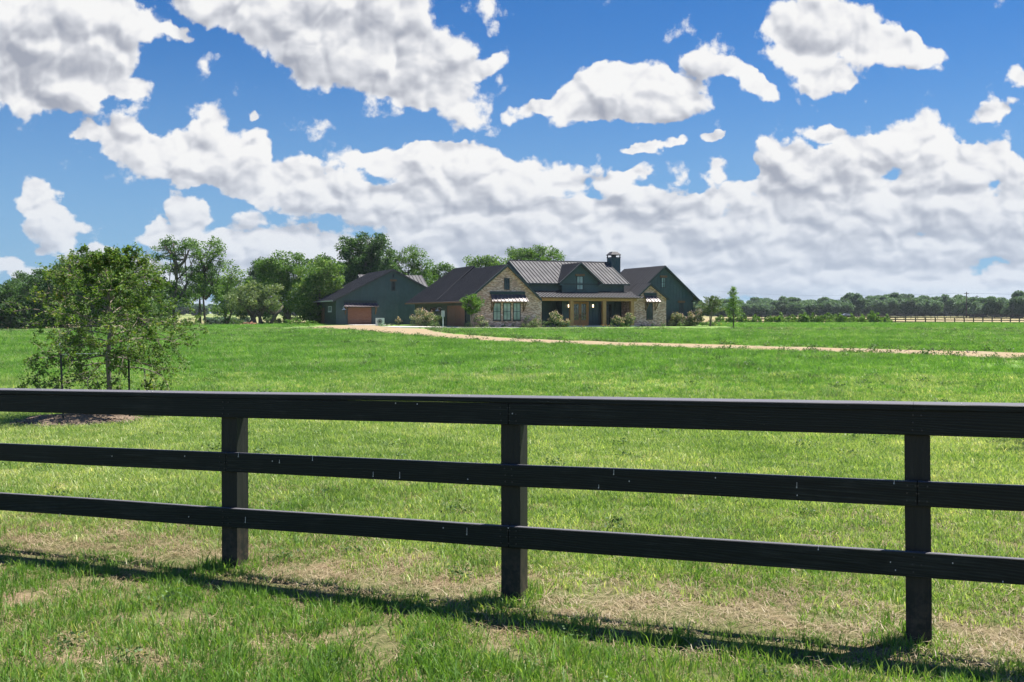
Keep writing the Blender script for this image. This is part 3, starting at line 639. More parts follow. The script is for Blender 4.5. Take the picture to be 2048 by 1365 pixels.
# porch
PE = Z(3.66); PT = Z(4.36)
roofp('porch_roof', house, [(7.55, .55, PE), (20.6, .55, PE), (20.6, 3.62, PT), (7.55, 3.62, PT)], (0, 1, .23), .40, .08)
g = MB(); g.box(7.86, 19.8, .48, .545, PE-.15, PE-.01); g.build('gutter', [M['cedar_dark']], house)
g = MB(); g.box(7.86, 19.82, .80, 1.08, PE-.42, PE-.12); g.build('porch_beam', [M['cedar']], house)
g = MB(); g.box(7.85, 19.8, .7, 6.0, -.3, .12); g.build('porch_floor', [M['concrete']], house)
g = MB(); g.box(7.86, 19.8, 1.1, 6.0, PE-.16, PE-.12); g.build('porch_ceiling', [M['cedar_dark']], house)
for px in (1142.5, 1207.8, 1263.5):
    a = sa(px, .94); g = MB(); g.box(a-.19, a+.19, .75, 1.13, .122, PE-.422); g.build('porch_post', [M['cedar']], house)
g = MB(); g.box(7.86, 8.0, .75, 1.1, .122, PE-.422); g.build('porch_post', [M['cedar_dark']], house)
wallp('porch_wall', house, [(7.9, 4.6, -.1), (11.6, 4.6, -.1), (11.6, 4.6, Z(3.8)), (7.9, 4.6, Z(3.8))], (0, -1, 0), 'teal', .4)
wallp('porch_wall', house, [(16.0, 4.6, -.1), (19.8, 4.6, -.1), (19.8, 4.6, Z(3.8)), (16.0, 4.6, Z(3.8))], (0, -1, 0), 'teal', .4)
for sx_ in (11.58, 15.83):
    b = MB(); b.box(sx_, sx_+.2, 3.8, 4.6, -.1, Z(3.75)); b.build('bay_side_wall', [M['teal']], house)
window(house, frame('front', 4.6), 8.6, 9.9, .15, Z(2.9), 2, 3, fw=.08, sill=False); window(house, frame('front', 4.6), 17.1, 18.6, .15, Z(2.95), 2, 1, fw=.08, sill=False)
# double entry door
for i, (p0, p1) in enumerate(((1145.2, 1159.2), (1159.9, 1174))):
    a0, a1 = sa(p0, 3), sa(p1, 3); z0, z1 = .13, Z(3.08); b = MB(); fr = frame('front', 3.0)
    fbox(b, fr, a0, a0+.13, z0, z1, .01, .08); fbox(b, fr, a1-.13, a1, z0, z1, .01, .08); fbox(b, fr, a0+.13, a1-.13, z1-.14, z1, .01, .08)
    fbox(b, fr, a0+.13, a1-.13, z0, z0+.62, .01, .06); fbox(b, fr, a0+.2, a1-.2, z0+.12, z0+.52, .06, .08)
    d = b.build('entry_door', [M['door']], house)
    g = MB(); fbox(g, fr, a0+.13, a1-.13, z0+.62, z1-.14, .012, .03); g.build('pane', [M['glass_door']], d)
    g = MB(); c = (a0+a1)/2; fbox(g, fr, c-.02, c+.02, z0+.62, z1-.14, .03, .055)
    for t in (.33, .66): zc = z0+.62+(z1-.14-z0-.62)*t; fbox(g, fr, a0+.13, c-.02, zc-.02, zc+.02, .031, .053); fbox(g, fr, c+.02, a1-.13, zc-.02, zc+.02, .031, .053)
    g.build('glazing_bars', [M['cedar_dark']], d)
    g = MB(); h = a1-.065 if i == 0 else a0+.065; fbox(g, fr, h-.02, h+.02, z0+.85, z0+1.25, .085, .13); g.build('handle', [M['blackm']], d)
b = MB(); a0, a1 = sa(1145.2, 3), sa(1174, 3); fr = frame('front', 3.0)
fbox(b, fr, a0-.15, a0-.01, .13, Z(3.2), 0, .10); fbox(b, fr, a1+.01, a1+.15, .13, Z(3.2), 0, .10); fbox(b, fr, a0-.01, a1+.01, Z(3.08)+.01, Z(3.2), 0, .099); b.build('door_frame', [M['door']], house)
m, N, out = mat('lamp_glass'); e_ = N.new('ShaderNodeEmission'); N.put(e_.inputs[0], (1, .75, .45)); e_.inputs[1].default_value = 1.6; N.l.new(e_.outputs[0], out.inputs[0]); M['lampglass'] = m
for px in (1135.7, 1184.4):
    a = sa(px, 3); b = MB(); z_ = sz(612.5, a, 3); b.box(a-.07, a+.07, 2.94, 2.97, z_-.1, z_+.25); b.tube([(a, 2.95, z_+.2), (a, 2.82, z_+.26), (a, 2.80, z_+.2)], .015, 5)
    b.tube([(a, 2.8, z_+.24), (a, 2.8, z_+.17)], [.03, .09], 8); b.tube([(a, 2.8, z_-.2), (a, 2.8, z_-.16)], [.03, .08], 8)
    o = b.build('porch_lantern', [M['blackm']], house); g = MB(); g.tube([(a, 2.8, z_-.158), (a, 2.8, z_+.168)], [.06, .08], 8); g.build('lamp_glass', [M['lampglass']], o)
# chimney
ch = MB(); ch.box(20.09, 21.25, 7.4, 8.6, Z(3.5), Z(8.48)); 
for q in (20.09, 20.46, 20.85, 21.2): ch.box(q, q+.05, 7.37, 7.4, Z(3.5), Z(8.48))
chim = ch.build('chimney', [M['teal']], house)
g = MB(); g.box(20.04, 21.30, 7.35, 8.65, Z(8.482), Z(8.56))
for (x_, y_) in ((20.08, 7.39), (21.16, 7.39), (20.08, 8.49), (21.16, 8.49)): g.box(x_, x_+.1, y_, y_+.1, Z(8.56), Z(8.80))
g.box(20.5, 20.85, 7.8, 8.2, Z(8.56), Z(8.8))
g.box(20.02, 21.32, 7.33, 8.67, Z(8.802), Z(8.86)); n = len(g.v)
g.add([(20.02, 7.33, Z(8.86)), (21.32, 7.33, Z(8.86)), (21.32, 8.67, Z(8.86)), (20.02, 8.67, Z(8.86)), (20.33, 7.65, Z(9.22)), (21.0, 7.65, Z(9.22)), (21.0, 8.35, Z(9.22)), (20.33, 8.35, Z(9.22))], [[0, 1, 5, 4], [1, 2, 6, 5], [2, 3, 7, 6], [3, 0, 4, 7], [4, 5, 6, 7]])
g.build('chimney_cap', [M['roof']], chim)
# right wing
BA = (24.6, Z(7.40)); BL = (19.95, Z(3.42)); BR = (29.25, Z(3.45)); kb = .86
wallp('gable_wall', house, [(24.0, 3.0, -.3), (28.55, 3.0, -.3), (28.55, 3.0, Z(4.0)), (24.6, 3.0, Z(7.22)), (20.2, 3.0, Z(3.6)), (24, 3.0, Z(3.6))], (0, -1, 0), 'teal', .42)
wallp('side_wall', house, [(28.55, 3.2, -.3), (28.55, 15, -.3), (28.55, 15, Z(3.9)), (28.55, 3.2, Z(3.9))], (1, 0, 0), 'teal')
wallp('side_wall', house, [(20.3, 3.2, -.3), (20.3, 15, -.3), (20.3, 15, Z(3.6)), (20.3, 3.2, Z(3.6))], (-1, 0, 0), 'teal', .4)
wallp('rear_wall', house, [(20.3, 15, -.3), (28.5, 15, -.3), (28.5, 15, Z(3.9)), (20.3, 15, Z(3.9))], (0, 1, 0), 'teal')
roofp('roof', house, [(BL[0], 2.6, BL[1]), (BL[0], 16, BL[1]), (BA[0], 12.5, BA[1]), (BA[0], 2.6, BA[1])], (1, 0, kb), .42)
roofp('roof', house, [(BR[0], 2.6, BR[1]), (BR[0], 16, BR[1]), (BA[0]+.001, 12.5, BA[1]-.001), (BA[0]+.001, 2.6, BA[1]-.001)], (-1, 0, kb), .42)
roofp('roof', house, [(BL[0], 16.003, BL[1]), (BR[0], 16.003, BR[1]), (BA[0], 12.503, BA[1])], (0, -1, .9), .42)
rake(house, (BL[0], 2.595, BL[1]+.02), (BA[0], 2.595, BA[1]+.02)); rake(house, (BR[0], 2.595, BR[1]+.02), (BA[0], 2.595, BA[1]+.02), .26)
g = MB(); g.box(28.3, 29.2, 2.62, 2.98, Z(3.25), Z(3.40)); g.build('soffit_return', [M['trim']], house)
g = MB(); g.tube([(29.2, 2.7, Z(3.3)), (28.75, 2.85, Z(3.0)), (28.62, 2.9, Z(2.8)), (28.62, 2.9, 0)], .05, 6); g.build('downspout', [M['trim']], house)
fwin(1322, 1331, 555.5, 576, 3.0, glass='glass_pale', lintel=True, sill=False); fwin(1357.8, 1366.7, 606, 628, 3.0, glass='glass', lintel=True, rows=2)
g = MB(); g.box(24.02, 28.5, 2.93, 2.998, Z(3.5), Z(3.62)); g.build('trim_band', [M['teal']], house)
# small brick gable
SA = (21.8, Z(5.30)); SL = (19.75, Z(3.56)); SR = (24.2, Z(3.58))
wallp('brick_wall', house, [(19.84, 1.5, -.3), (24.0, 1.5, -.3), (24.0, 1.5, Z(3.62)), (21.8, 1.5, Z(5.18)), (19.84, 1.5, Z(3.55))], (0, -1, 0), 'brick', th=.25)
wallp('brick_side_wall', house, [(24.0, 1.76, -.3), (24.0, 3.0, -.3), (24.0, 3.0, Z(3.6)), (24.0, 1.76, Z(3.6))], (1, 0, 0), 'brick')
wallp('brick_side_wall', house, [(19.84, 1.76, -.3), (19.84, 4.5, -.3), (19.84, 4.5, Z(3.5)), (19.84, 1.76, Z(3.5))], (-1, 0, 0), 'brick')
roofp('roof', house, [(SL[0], 1.1, SL[1]), (SL[0], 4.5, SL[1]), (SA[0], 4.5, SA[1]), (SA[0], 1.1, SA[1])], (1, 0, .85), .42)
roofp('roof', house, [(SR[0], 1.1, SR[1]), (SR[0], 2.99, SR[1]), (SA[0]+.001, 2.99, SA[1]-.001), (SA[0]+.001, 1.1, SA[1]-.001)], (-1, 0, .71), .42)
rake(house, (SL[0], 1.095, SL[1]+.02), (SA[0], 1.095, SA[1]+.02), .24); rake(house, (SR[0], 1.095, SR[1]+.02), (SA[0], 1.095, SA[1]+.02), .24)
fwin(1292.5, 1305.2, 606, 638.5, 1.5, glass='glass', rows=2)
a0, a1 = sa(1288, 1.5), sa(1312, 1.5)
awning(house, frame('front', 1.5), a0, a1, sz(603.5, a0, 1.5)-.02, sz(592, a0, 1.5), .95)
# ------------------------------------------------------------------ barn
SB = 1.05; BZ = .22
bp = (-21.53*SB, 122.3*SB); HWB = 7.16*SB
barn = empty('barn', (bp[0], bp[1], BZ), YAW, 'dark teal metal roofed barn with a brown garage door left of the house', 'barn')
BAz = CAMZ+5.475*SB-BZ; BEz = CAMZ+1.57*SB-BZ-.0; kk = (BAz-BEz)/(HWB+.5)
wb = wallp('front_wall', barn, [(0, 0, -.3), (2*HWB, 0, -.3), (2*HWB, 0, BEz+.1), (HWB, 0, BAz-.15), (0, 0, BEz+.1)], (0, -1, 0), 'teal', .45)
g = MB(); g.box(0, 2*HWB, -.05, -.002, BEz-.12, BEz+.02); g.build('trim_band', [M['teal']], barn)
wallp('side_wall', barn, [(0, .2, -.3), (0, 12.4, -.3), (0, 12.4, BEz+.1), (0, .2, BEz+.1)], (-1, 0, 0), 'teal_side', .45)
wallp('rear_wall', barn, [(0, 12.4, -.3), (2*HWB, 12.4, -.3), (2*HWB, 12.4, BEz+.1), (HWB, 12.4, BAz-.15), (0, 12.4, BEz+.1)], (0, 1, 0), 'teal')
wallp('side_wall', barn, [(2*HWB, .2, -.3), (2*HWB, 12.4, -.3), (2*HWB, 12.4, BEz+.1), (2*HWB, .2, BEz+.1)], (1, 0, 0), 'teal')
roofp('roof', barn, [(-.5, -.45, BEz), (-.5, 12.9, BEz), (HWB, 12.9, BAz), (HWB, -.45, BAz)], (1, 0, kk), .45)
roofp('roof', barn, [(2*HWB+.5, -.45, BEz), (2*HWB+.5, 12.9, BEz), (HWB+.001, 12.9, BAz-.001), (HWB+.001, -.45, BAz-.001)], (-1, 0, kk), .45)
rake(barn, (-.5, -.455, BEz+.02), (HWB, -.455, BAz+.02), .22, mt='roof'); rake(barn, (2*HWB+.5, -.455, BEz+.02), (HWB, -.455, BAz+.02), .22, mt='roof')
g = MB(); g.box(-.6, -.505, -.45, 12.9, BEz-.14, BEz-.01); g.build('gutter', [M['grey']], barn)
# cross wing of the barn
cz = BAz-.05; c0 = HWB+1.5
roofp('roof', barn, [(c0-2, 13.0, cz-2.6), (HWB+9.3, 13.0, cz-2.6), (HWB+9.3, 17.6, cz), (c0-2, 17.6, cz)], (0, 1, .56), .5)
roofp('roof', barn, [(c0-2, 22.2, cz-2.6), (HWB+9.3, 22.2, cz-2.6), (HWB+9.3, 17.601, cz-.001), (c0-2, 17.601, cz-.001)], (0, -1, .56), .5)
wallp('side_wall', barn, [(HWB+8.9, 13.2, -.3), (HWB+8.9, 22, -.3), (HWB+8.9, 22, cz-2.6), (HWB+8.9, 17.6, cz-.15), (HWB+8.9, 13.2, cz-2.6)], (1, 0, 0), 'teal')
wallp('side_wall', barn, [(c0-1.6, 13.2, -.3), (c0-1.6, 22, -.3), (c0-1.6, 22, cz-2.6), (c0-1.6, 17.6, cz-.15), (c0-1.6, 13.2, cz-2.6)], (-1, 0, 0), 'teal')
wallp('front_wall', barn, [(c0-1.4, 13.3, -.3), (HWB+8.7, 13.3, -.3), (HWB+8.7, 13.3, cz-2.6), (c0-1.4, 13.3, cz-2.6)], (0, -1, 0), 'teal')
def ba(px): u = (px-CX)/F; return (u*bp[1]-bp[0])/(.927-.375*u)
def bz(py, a): return CAMZ+(HY-py)*(bp[1]+.375*a)/F-BZ
fr = frame('front', 0)
a0, a1 = ba(695.5), ba(742.5); garage_door(barn, fr, a0, a1, .02, bz(615.5, a0), 4, 4)
a0, a1 = ba(688), ba(753); awning(barn, fr, a0, a1, bz(613.3, a0), bz(606.5, a0), .9, True, 'awning')
a0, a1 = ba(782.5), ba(790.5); window(barn, fr, a0, a1, bz(582, a0), bz(563, a0), 1, 2, lintel=True, sill=False)
a0, a1 = ba(784.5), ba(788); window(barn, fr, a0, a1, bz(556, a0), bz(548.5, a0), 1, 1, fw=.05, sill=False, name='gable_vent', glass='glass')
barn_lamp(barn, fr, ba(686), bz(620, 0))
def bs(px): u = (px-CX)/F; return (u*bp[1]-bp[0])/(-.375-.927*u)
fl = frame('left', 0)
b = MB(); s0, s1 = sorted((bs(640.5), bs(650))); fbox(b, fl, s0, s1, .02, bz(614.5, 0)-.05, .0, .04); d = b.build('side_door', [M['cedar_dark']], barn)
b = MB(); fbox(b, fl, s0-.12, s0-.002, .0, 2.6, 0, .07); fbox(b, fl, s1+.002, s1+.12, 0, 2.6, 0, .07); fbox(b, fl, s0-.12, s1+.12, 2.6, 2.7, 0, .07); b.build('frame', [M['trim']], d)
s0, s1 = sorted((bs(657), bs(663.5))); window(barn, fl, s0, s1, 1.9, 2.6, 1, 1, glass='glass_pale', fw=.1, sill=True, fm='grey')
# apron in front of the garages
def flat_poly(name, pts, dz, mt):
    b = MB(); b.slab([(x, y, tzf(x, y)+dz) for x, y in pts], (0, 0, 1), .1); return b.build(name, [M[mt]], kind='structure')
def hw(a, b): return (HP[0]+.927*a-.375*b, HP[1]+.375*a+.927*b)
flat_poly('concrete_drive', [hw(-7.5, 1.6), hw(-.02, 1.6), hw(-.02, 9.2), hw(-7.5, 9.2)], .075, 'concrete')
flat_poly('concrete_path', [hw(-5, -3.2), hw(4.0, -3.2), hw(4.0, -2.2), hw(-5, -2.2)], .06, 'concrete')
flat_poly('concrete_drive', [(bp[0]+.927*a+.375*b_, bp[1]+.375*a-.927*b_) for a, b_ in ((1.2, 5.5), (6.0, 5.5), (6.0, .02), (1.2, .02))], .05, 'concrete')
# ------------------------------------------------------------------ vegetation builders
def crown(clusters, per, lsz, asp=.6, clr=.75, squash=.75):
    """clusters Nx4 (centre, radius) -> leaf mesh arrays"""
    cs = []
    for (x, y, z, r) in clusters:
        n = int(per*1.25*(r/.8)**2); p = rng.normal(size=(n, 3)); p /= np.linalg.norm(p, axis=1)[:, None]; p *= (rng.random(n)[:, None]**.45)*r
        p[:, 2] *= squash; cs.append(p+np.array([x, y, z]))
    c = np.concatenate(cs); s = lsz*rng.uniform(.6, 1.3, len(c)); return leaf_arrays(c, s, s*asp, flat=.3)
def clusters_in(ells, spacing, rr=(.6, 1.1), shell=.55):
    out = []
    for (x, y, z, rx, ry, rz) in ells:
        n = max(5, int(6.5*(rx*ry*rz)**(2/3)/spacing**2))
        for i in range(n):
            d = rng.normal(size=3); d /= np.linalg.norm(d); t = shell+(1-shell)*rng.random()**.6
            if rng.random() < .25: t *= rng.random()
            out.append((x+d[0]*rx*t, y+d[1]*ry*t, z+d[2]*rz*t, rng.uniform(*rr)*spacing))
    return out
def limb(b, p0, p1, r0, r1, bend=.12, n=5, k=6):
    p0, p1 = Vector(p0), Vector(p1); L = (p1-p0).length; off = Vector((random.uniform(-1, 1), random.uniform(-1, 1), random.uniform(-.3, .6)))*bend*L
    pts = [p0.lerp(p1, i/n)+off*math.sin(math.pi*i/n)+Vector([random.uniform(-1, 1)*L*.02 for _ in range(3)])*(0 < i < n) for i in range(n+1)]
    b.tube(pts, [r0+(r1-r0)*i/n for i in range(n+1)], k); return pts
def big_tree(name, D, base_px, ells, trunks, label, cat='tree', group=None, mt='oak', spacing=.95, per=52, lsz=.30, twigs=22, bark='bark', depth=.85, tr=.32, base_py=None, shell=.55, rr=(.6, 1.1), basez=None):
    """ells: (px, py, rx_px, ry_px[, depth offset m]); trunks: list of polylines in (px, py); measured at distance D"""
    k = D/F; bx = (base_px-CX)*k; bz_ = tzf(bx, D) if basez is None else basez
    root = empty(name, (bx, D, bz_), 0, label, cat, group); E = []
    for e in ells:
        px, py, rx, ry = e[:4]; dd = e[4] if len(e) > 4 else random.uniform(-1, 1); c = px2w(px, py, D)
        E.append((c.x-bx, dd, c.z-bz_, rx*k, rx*k*depth, ry*k))
    cl = clusters_in(E, spacing, rr=rr, shell=shell)
    v, f, r_ = crown(cl, per, lsz)
    me = mesh_np('crown', v, f, M[mt], rnd=r_); obj('crown', me, root)
    b = MB()
    for tk in trunks:
        pts = []
        for i, (px, py) in enumerate(tk):
            c = px2w(px, py, D); pts.append(Vector((c.x-bx, 0 if i == 0 else random.uniform(-.4, .4), c.z-bz_)))
        pts[0].z = min(pts[0].z, -.2) if len(trunks[0]) and tk[0][1] > 640 else pts[0].z
        n = len(pts); b.tube(pts, [tr*(1-.6*i/(n-1)) for i in range(n)], 8)
        top = pts[-1]
        for e in random.sample(E, min(len(E), 4)):
            c = Vector(e[:3])
            if abs(c.x-top.x) < 6: limb(b, pts[-2] if n > 2 else top, c, tr*.45, tr*.12)
    tips = random.sample(cl, min(twigs, len(cl)))
    for t in tips:
        e = min(E, key=lambda q: (Vector(q[:3])-Vector(t[:3])).length); limb(b, e[:3], t[:3], tr*.16, tr*.05, n=3, k=4)
    b.build('trunk', [M[bark]], root, smooth=True); return root
# ------------------------------------------------------------------ oaks on the left and behind
big_tree('oak_tree', 176, 20, [(-40, 615, 60, 36), (25, 600, 48, 38), (55, 632, 40, 22), (-10, 640, 60, 20)], [[(20, 655), (22, 610)]], 'low dark oak at the left edge of the photo behind the board fence', mt='oak_dark', spacing=1.3, per=60, lsz=.36)
big_tree('oak_tree', 168, 110, [(80, 590, 48, 34), (130, 575, 48, 44), (110, 630, 60, 26), (165, 610, 40, 40)], [[(110, 655), (115, 600)]], 'broad dark oak whose crown shows left of the staked young tree', mt='oak_dark', spacing=1.3, per=60, lsz=.36)
big_tree('oak_tree', 160, 215, [(190, 560, 44, 42), (225, 545, 42, 40), (185, 610, 50, 34), (245, 590, 40, 44), (225, 640, 50, 18)], [[(215, 655), (212, 590)]], 'tall rounded oak directly behind the top of the staked young tree', mt='oak', spacing=1.25, per=58, lsz=.34)
big_tree('dead_oak', 150, 292, [(292, 570, 34, 36), (280, 610, 36, 36), (310, 625, 30, 26)], [[(290, 655), (288, 590), (285, 545)]], 'oak with bare dead grey twigs sticking out of its top', mt='oak', spacing=1.1, per=32, lsz=.28, twigs=14)
big_tree('oak_tree', 185, 60, [(20, 600, 50, 30), (70, 575, 46, 36), (100, 610, 60, 30), (50, 635, 70, 20)], [[(60, 655), (62, 600)]], 'dark oak filling the skyline behind the left edge trees', mt='oak_dark', spacing=1.3, per=66, lsz=.36)
big_tree('oak_tree', 178, 165, [(145, 560, 40, 40), (175, 545, 36, 34), (150, 610, 60, 34), (200, 600, 50, 40)], [[(165, 655), (165, 580)]], 'dark oak between the broad left oak and the rounded tall one', mt='oak_dark', spacing=1.3, per=66, lsz=.36)
big_tree('oak_tree', 170, 262, [(250, 560, 34, 34), (275, 590, 40, 36), (300, 610, 40, 34), (262, 630, 50, 22)], [[(262, 655), (262, 590)]], 'dense oak right behind the dead topped one', mt='oak_dark', spacing=1.25, per=66, lsz=.34)
big_tree('oak_tree', 172, 400, [(385, 575, 34, 22), (425, 570, 36, 24), (460, 590, 34, 24), (350, 590, 34, 24)], [[(400, 655), (400, 590)]], 'dense oak filling in behind the two airy open oaks', mt='oak', spacing=1.2, per=60, lsz=.34)
big_tree('oak_tree', 176, 520, [(500, 575, 40, 34), (540, 560, 44, 40), (520, 610, 60, 26)], [[(520, 655), (520, 590)]], 'dark oak mass behind the low grey green oak', mt='oak_dark', spacing=1.25, per=66, lsz=.34)
big_tree('oak_tree', 172, 660, [(640, 540, 40, 26), (690, 560, 44, 40), (660, 600, 60, 40)], [[(660, 655), (660, 590)]], 'dark oak mass behind the dense oak beside the barn', mt='oak_dark', spacing=1.25, per=66, lsz=.34)
# bare twigs of the dead crown
dt = [o for o in sc.objects if o.name == 'dead_oak'][0]; b = MB(); kD = 150/F
for i in range(46):
    a = random.uniform(-1, 1); p0 = px2w(288+random.uniform(-8, 8), 560, 150)-Vector(dt.location)
    p1 = px2w(288+a*46, 492+abs(a)**1.3*40+random.uniform(0, 30), 150)-Vector(dt.location)+Vector((0, random.uniform(-2, 2), 0))
    pts = limb(b, p0, p1, .055, .015, .15, 5, 4)
    for q in range(4): s_ = pts[random.randint(2, 4)]; limb(b, s_, s_+Vector((random.uniform(-.9, .9), random.uniform(-.5, .5), random.uniform(.1, 1.0))), .02, .008, .2, 3, 3)
b.build('dead_branches', [M['bark_dead']], dt)
big_tree('oak_tree', 140, 348, [(326, 494, 26, 14), (345, 485, 26, 12), (372, 492, 26, 14), (318, 514, 20, 12), (388, 512, 18, 13), (352, 508, 26, 14), (345, 540, 30, 16), (318, 560, 22, 20), (378, 552, 24, 26), (340, 585, 34, 26), (376, 600, 26, 20), (335, 622, 24, 16)],
  [[(348, 658), (349, 610), (353, 560), (355, 537)], [(355, 540), (345, 512), (330, 492)], [(355, 537), (370, 520), (380, 500)], [(353, 560), (352, 520), (348, 488)], [(349, 605), (366, 585), (376, 560)]],
  'tall open oak with dark forked trunk and airy flat crown', mt='oak', spacing=.85, per=48, lsz=.25, twigs=60, tr=.24, shell=.2, rr=(.5, .9))
big_tree('oak_tree', 143, 412, [(392, 490, 26, 14), (420, 488, 28, 14), (440, 505, 20, 16), (447, 524, 14, 16), (412, 512, 30, 16), (415, 535, 34, 18), (395, 545, 26, 20), (425, 550, 26, 24), (405, 580, 30, 20), (436, 585, 22, 20)],
  [[(412, 658), (410, 630), (407, 600), (410, 570), (408, 530)], [(408, 545), (425, 520), (438, 505)], [(409, 550), (400, 520), (395, 495)], [(410, 600), (428, 580), (432, 560)], [(409, 596), (396, 592), (384, 605)]],
  'airy oak with thin curved trunk right of the tallest open oak', mt='oak', spacing=.85, per=48, lsz=.25, twigs=60, tr=.18, shell=.2, rr=(.5, .9))
big_tree('oak_tree', 150, 452, [(466, 545, 20, 16), (455, 565, 20, 18), (478, 560, 16, 16), (450, 600, 24, 20), (440, 625, 24, 14)], [[(452, 658), (449, 635), (458, 600)], [(452, 650), (462, 628), (468, 600)]], 'small oak with a low forked trunk between the airy oaks and the grey round one', mt='oak', spacing=.9, per=36, lsz=.27, twigs=30, tr=.2)
big_tree('oak_tree', 132, 505, [(480, 600, 26, 22), (505, 585, 34, 26), (540, 590, 26, 24), (520, 605, 36, 16), (475, 612, 22, 12), (552, 605, 18, 14)],
  [[(494, 658), (505, 640), (520, 622)], [(526, 658), (520, 635), (510, 612)], [(512, 658), (508, 635), (500, 612)], [(536, 658), (552, 632), (566, 612)]],
  'low rounded grey green oak with several leaning dark trunks', mt='oak_grey', spacing=.8, per=60, lsz=.24, twigs=26, tr=.30)
big_tree('oak_tree', 148, 578, [(545, 545, 30, 26), (535, 525, 22, 14), (575, 530, 34, 24), (560, 565, 40, 24), (600, 560, 30, 30), (590, 600, 34, 22)], [[(578, 658), (579, 625), (575, 580)], [(578, 640), (560, 605), (548, 570)]], 'wide mid green oak behind the grey green one', mt='oak', spacing=1.1, per=62, lsz=.30, tr=.34)
big_tree('oak_tree', 138, 636, [(620, 560, 34, 30), (655, 550, 34, 34), (640, 590, 42, 34), (610, 600, 32, 30), (655, 625, 36, 24), (620, 630, 30, 20), (672, 590, 22, 40)], [[(636, 658), (638, 620), (640, 580)]], 'dense oak hanging to the ground just left of the barn', mt='oak', spacing=1.0, per=66, lsz=.28, tr=.34)
big_tree('oak_tree', 165, 728, [(700, 500, 26, 26), (735, 492, 34, 26), (760, 500, 26, 28), (720, 525, 44, 28), (755, 540, 40, 30), (700, 550, 36, 30), (735, 575, 50, 30)], [[(728, 650), (726, 590), (728, 530)], [(727, 585), (715, 540), (705, 512)], [(727, 580), (748, 540), (758, 512)]], 'tallest dense dark oak rising behind the barn roof', mt='oak_dark', spacing=1.2, per=62, lsz=.34, tr=.45)
big_tree('oak_tree', 170, 815, [(795, 520, 22, 22), (825, 512, 26, 18), (845, 535, 20, 16), (805, 545, 34, 20), (845, 560, 26, 20), (780, 560, 30, 24)], [[(815, 650), (812, 590), (818, 540)], [(812, 585), (800, 550), (795, 530)]], 'open mid green oak behind the gap between barn ridge and garage roof', mt='oak', spacing=1.1, per=46, lsz=.32, twigs=40, tr=.36)
big_tree('oak_tree', 182, 885, [(868, 548, 22, 16), (892, 545, 20, 14), (880, 568, 34, 20)], [[(885, 650), (882, 570)]], 'small part of an oak crown above the left end of the garage roof', mt='oak', spacing=1.2, per=54, lsz=.34)
big_tree('oak_tree', 185, 970, [(955, 530, 24, 14), (985, 524, 26, 14), (1000, 535, 30, 20)], [[(970, 650), (972, 545)]], 'oak crown peeking above the garage ridge', mt='oak', spacing=1.2, per=54, lsz=.34)
big_tree('oak_tree', 180, 1070, [(1035, 515, 26, 16), (1058, 506, 24, 13), (1085, 504, 24, 13), (1108, 514, 18, 12), (1070, 522, 44, 16)], [[(1070, 650), (1070, 530)]], 'oak crown spreading above the left part of the main roof ridge', mt='oak', spacing=1.15, per=48, lsz=.32, twigs=40)
# ------------------------------------------------------------------ distant trees
def far_proto(seed, w_, h, n):
    random.seed(seed); E = []
    for i in range(5): E.append((random.uniform(-.5, .5)*w_, random.uniform(-.3, .3)*w_, h*random.uniform(.35, .72), w_*random.uniform(.28, .42), w_*.3, h*random.uniform(.2, .3)))
    E.append((0, 0, h*.3, w_*.52, w_*.4, h*.28))
    cl = clusters_in(E, 1.7, rr=(.5, 1.15), shell=.6); v, f, r_ = crown(cl, n, .62, .7)
    b = MB(); b.tube([(0, 0, -.5), (.2, 0, h*.3), (0, 0, h*.6)], [.45, .35, .15], 6)
    return mesh_np('crown', v, f, M['far_leaf'], rnd=r_), mesh_np('trunk', b.v, b.f, M['bark'])
protos = [far_proto(s_, w_, h, 60) for s_, w_, h in ((1, 11, 9), (2, 13, 10), (3, 9, 9.5), (4, 14, 9), (5, 10, 11))]
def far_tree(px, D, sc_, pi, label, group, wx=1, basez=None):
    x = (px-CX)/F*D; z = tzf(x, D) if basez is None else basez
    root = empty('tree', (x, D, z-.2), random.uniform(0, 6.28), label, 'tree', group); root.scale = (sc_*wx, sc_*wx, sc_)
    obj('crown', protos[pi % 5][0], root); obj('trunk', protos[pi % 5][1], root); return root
random.seed(11)
LF = 'rounded dark tree in the distant tree line beyond the right hand paddocks'; GF = 'trees of the distant tree line'
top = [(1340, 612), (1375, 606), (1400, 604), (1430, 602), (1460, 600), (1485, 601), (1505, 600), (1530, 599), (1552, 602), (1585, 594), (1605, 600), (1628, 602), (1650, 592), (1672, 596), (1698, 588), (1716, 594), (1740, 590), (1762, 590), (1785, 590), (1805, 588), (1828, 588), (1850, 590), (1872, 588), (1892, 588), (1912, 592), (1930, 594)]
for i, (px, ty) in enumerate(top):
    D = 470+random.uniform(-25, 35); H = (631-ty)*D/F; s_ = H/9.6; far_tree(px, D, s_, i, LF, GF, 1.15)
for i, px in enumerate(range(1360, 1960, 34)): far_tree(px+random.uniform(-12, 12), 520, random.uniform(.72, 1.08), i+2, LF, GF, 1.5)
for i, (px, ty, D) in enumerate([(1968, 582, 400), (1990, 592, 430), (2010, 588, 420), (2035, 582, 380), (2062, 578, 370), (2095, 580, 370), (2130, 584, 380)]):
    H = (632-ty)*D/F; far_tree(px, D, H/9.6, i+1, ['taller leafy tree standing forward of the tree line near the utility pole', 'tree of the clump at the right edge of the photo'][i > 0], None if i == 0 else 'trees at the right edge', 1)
t_ = far_tree(1703, 460, 1.0, 4, 'taller round topped tree sticking up above the distant tree line', None, .75); t_.scale = (.8, .8, 1.02)
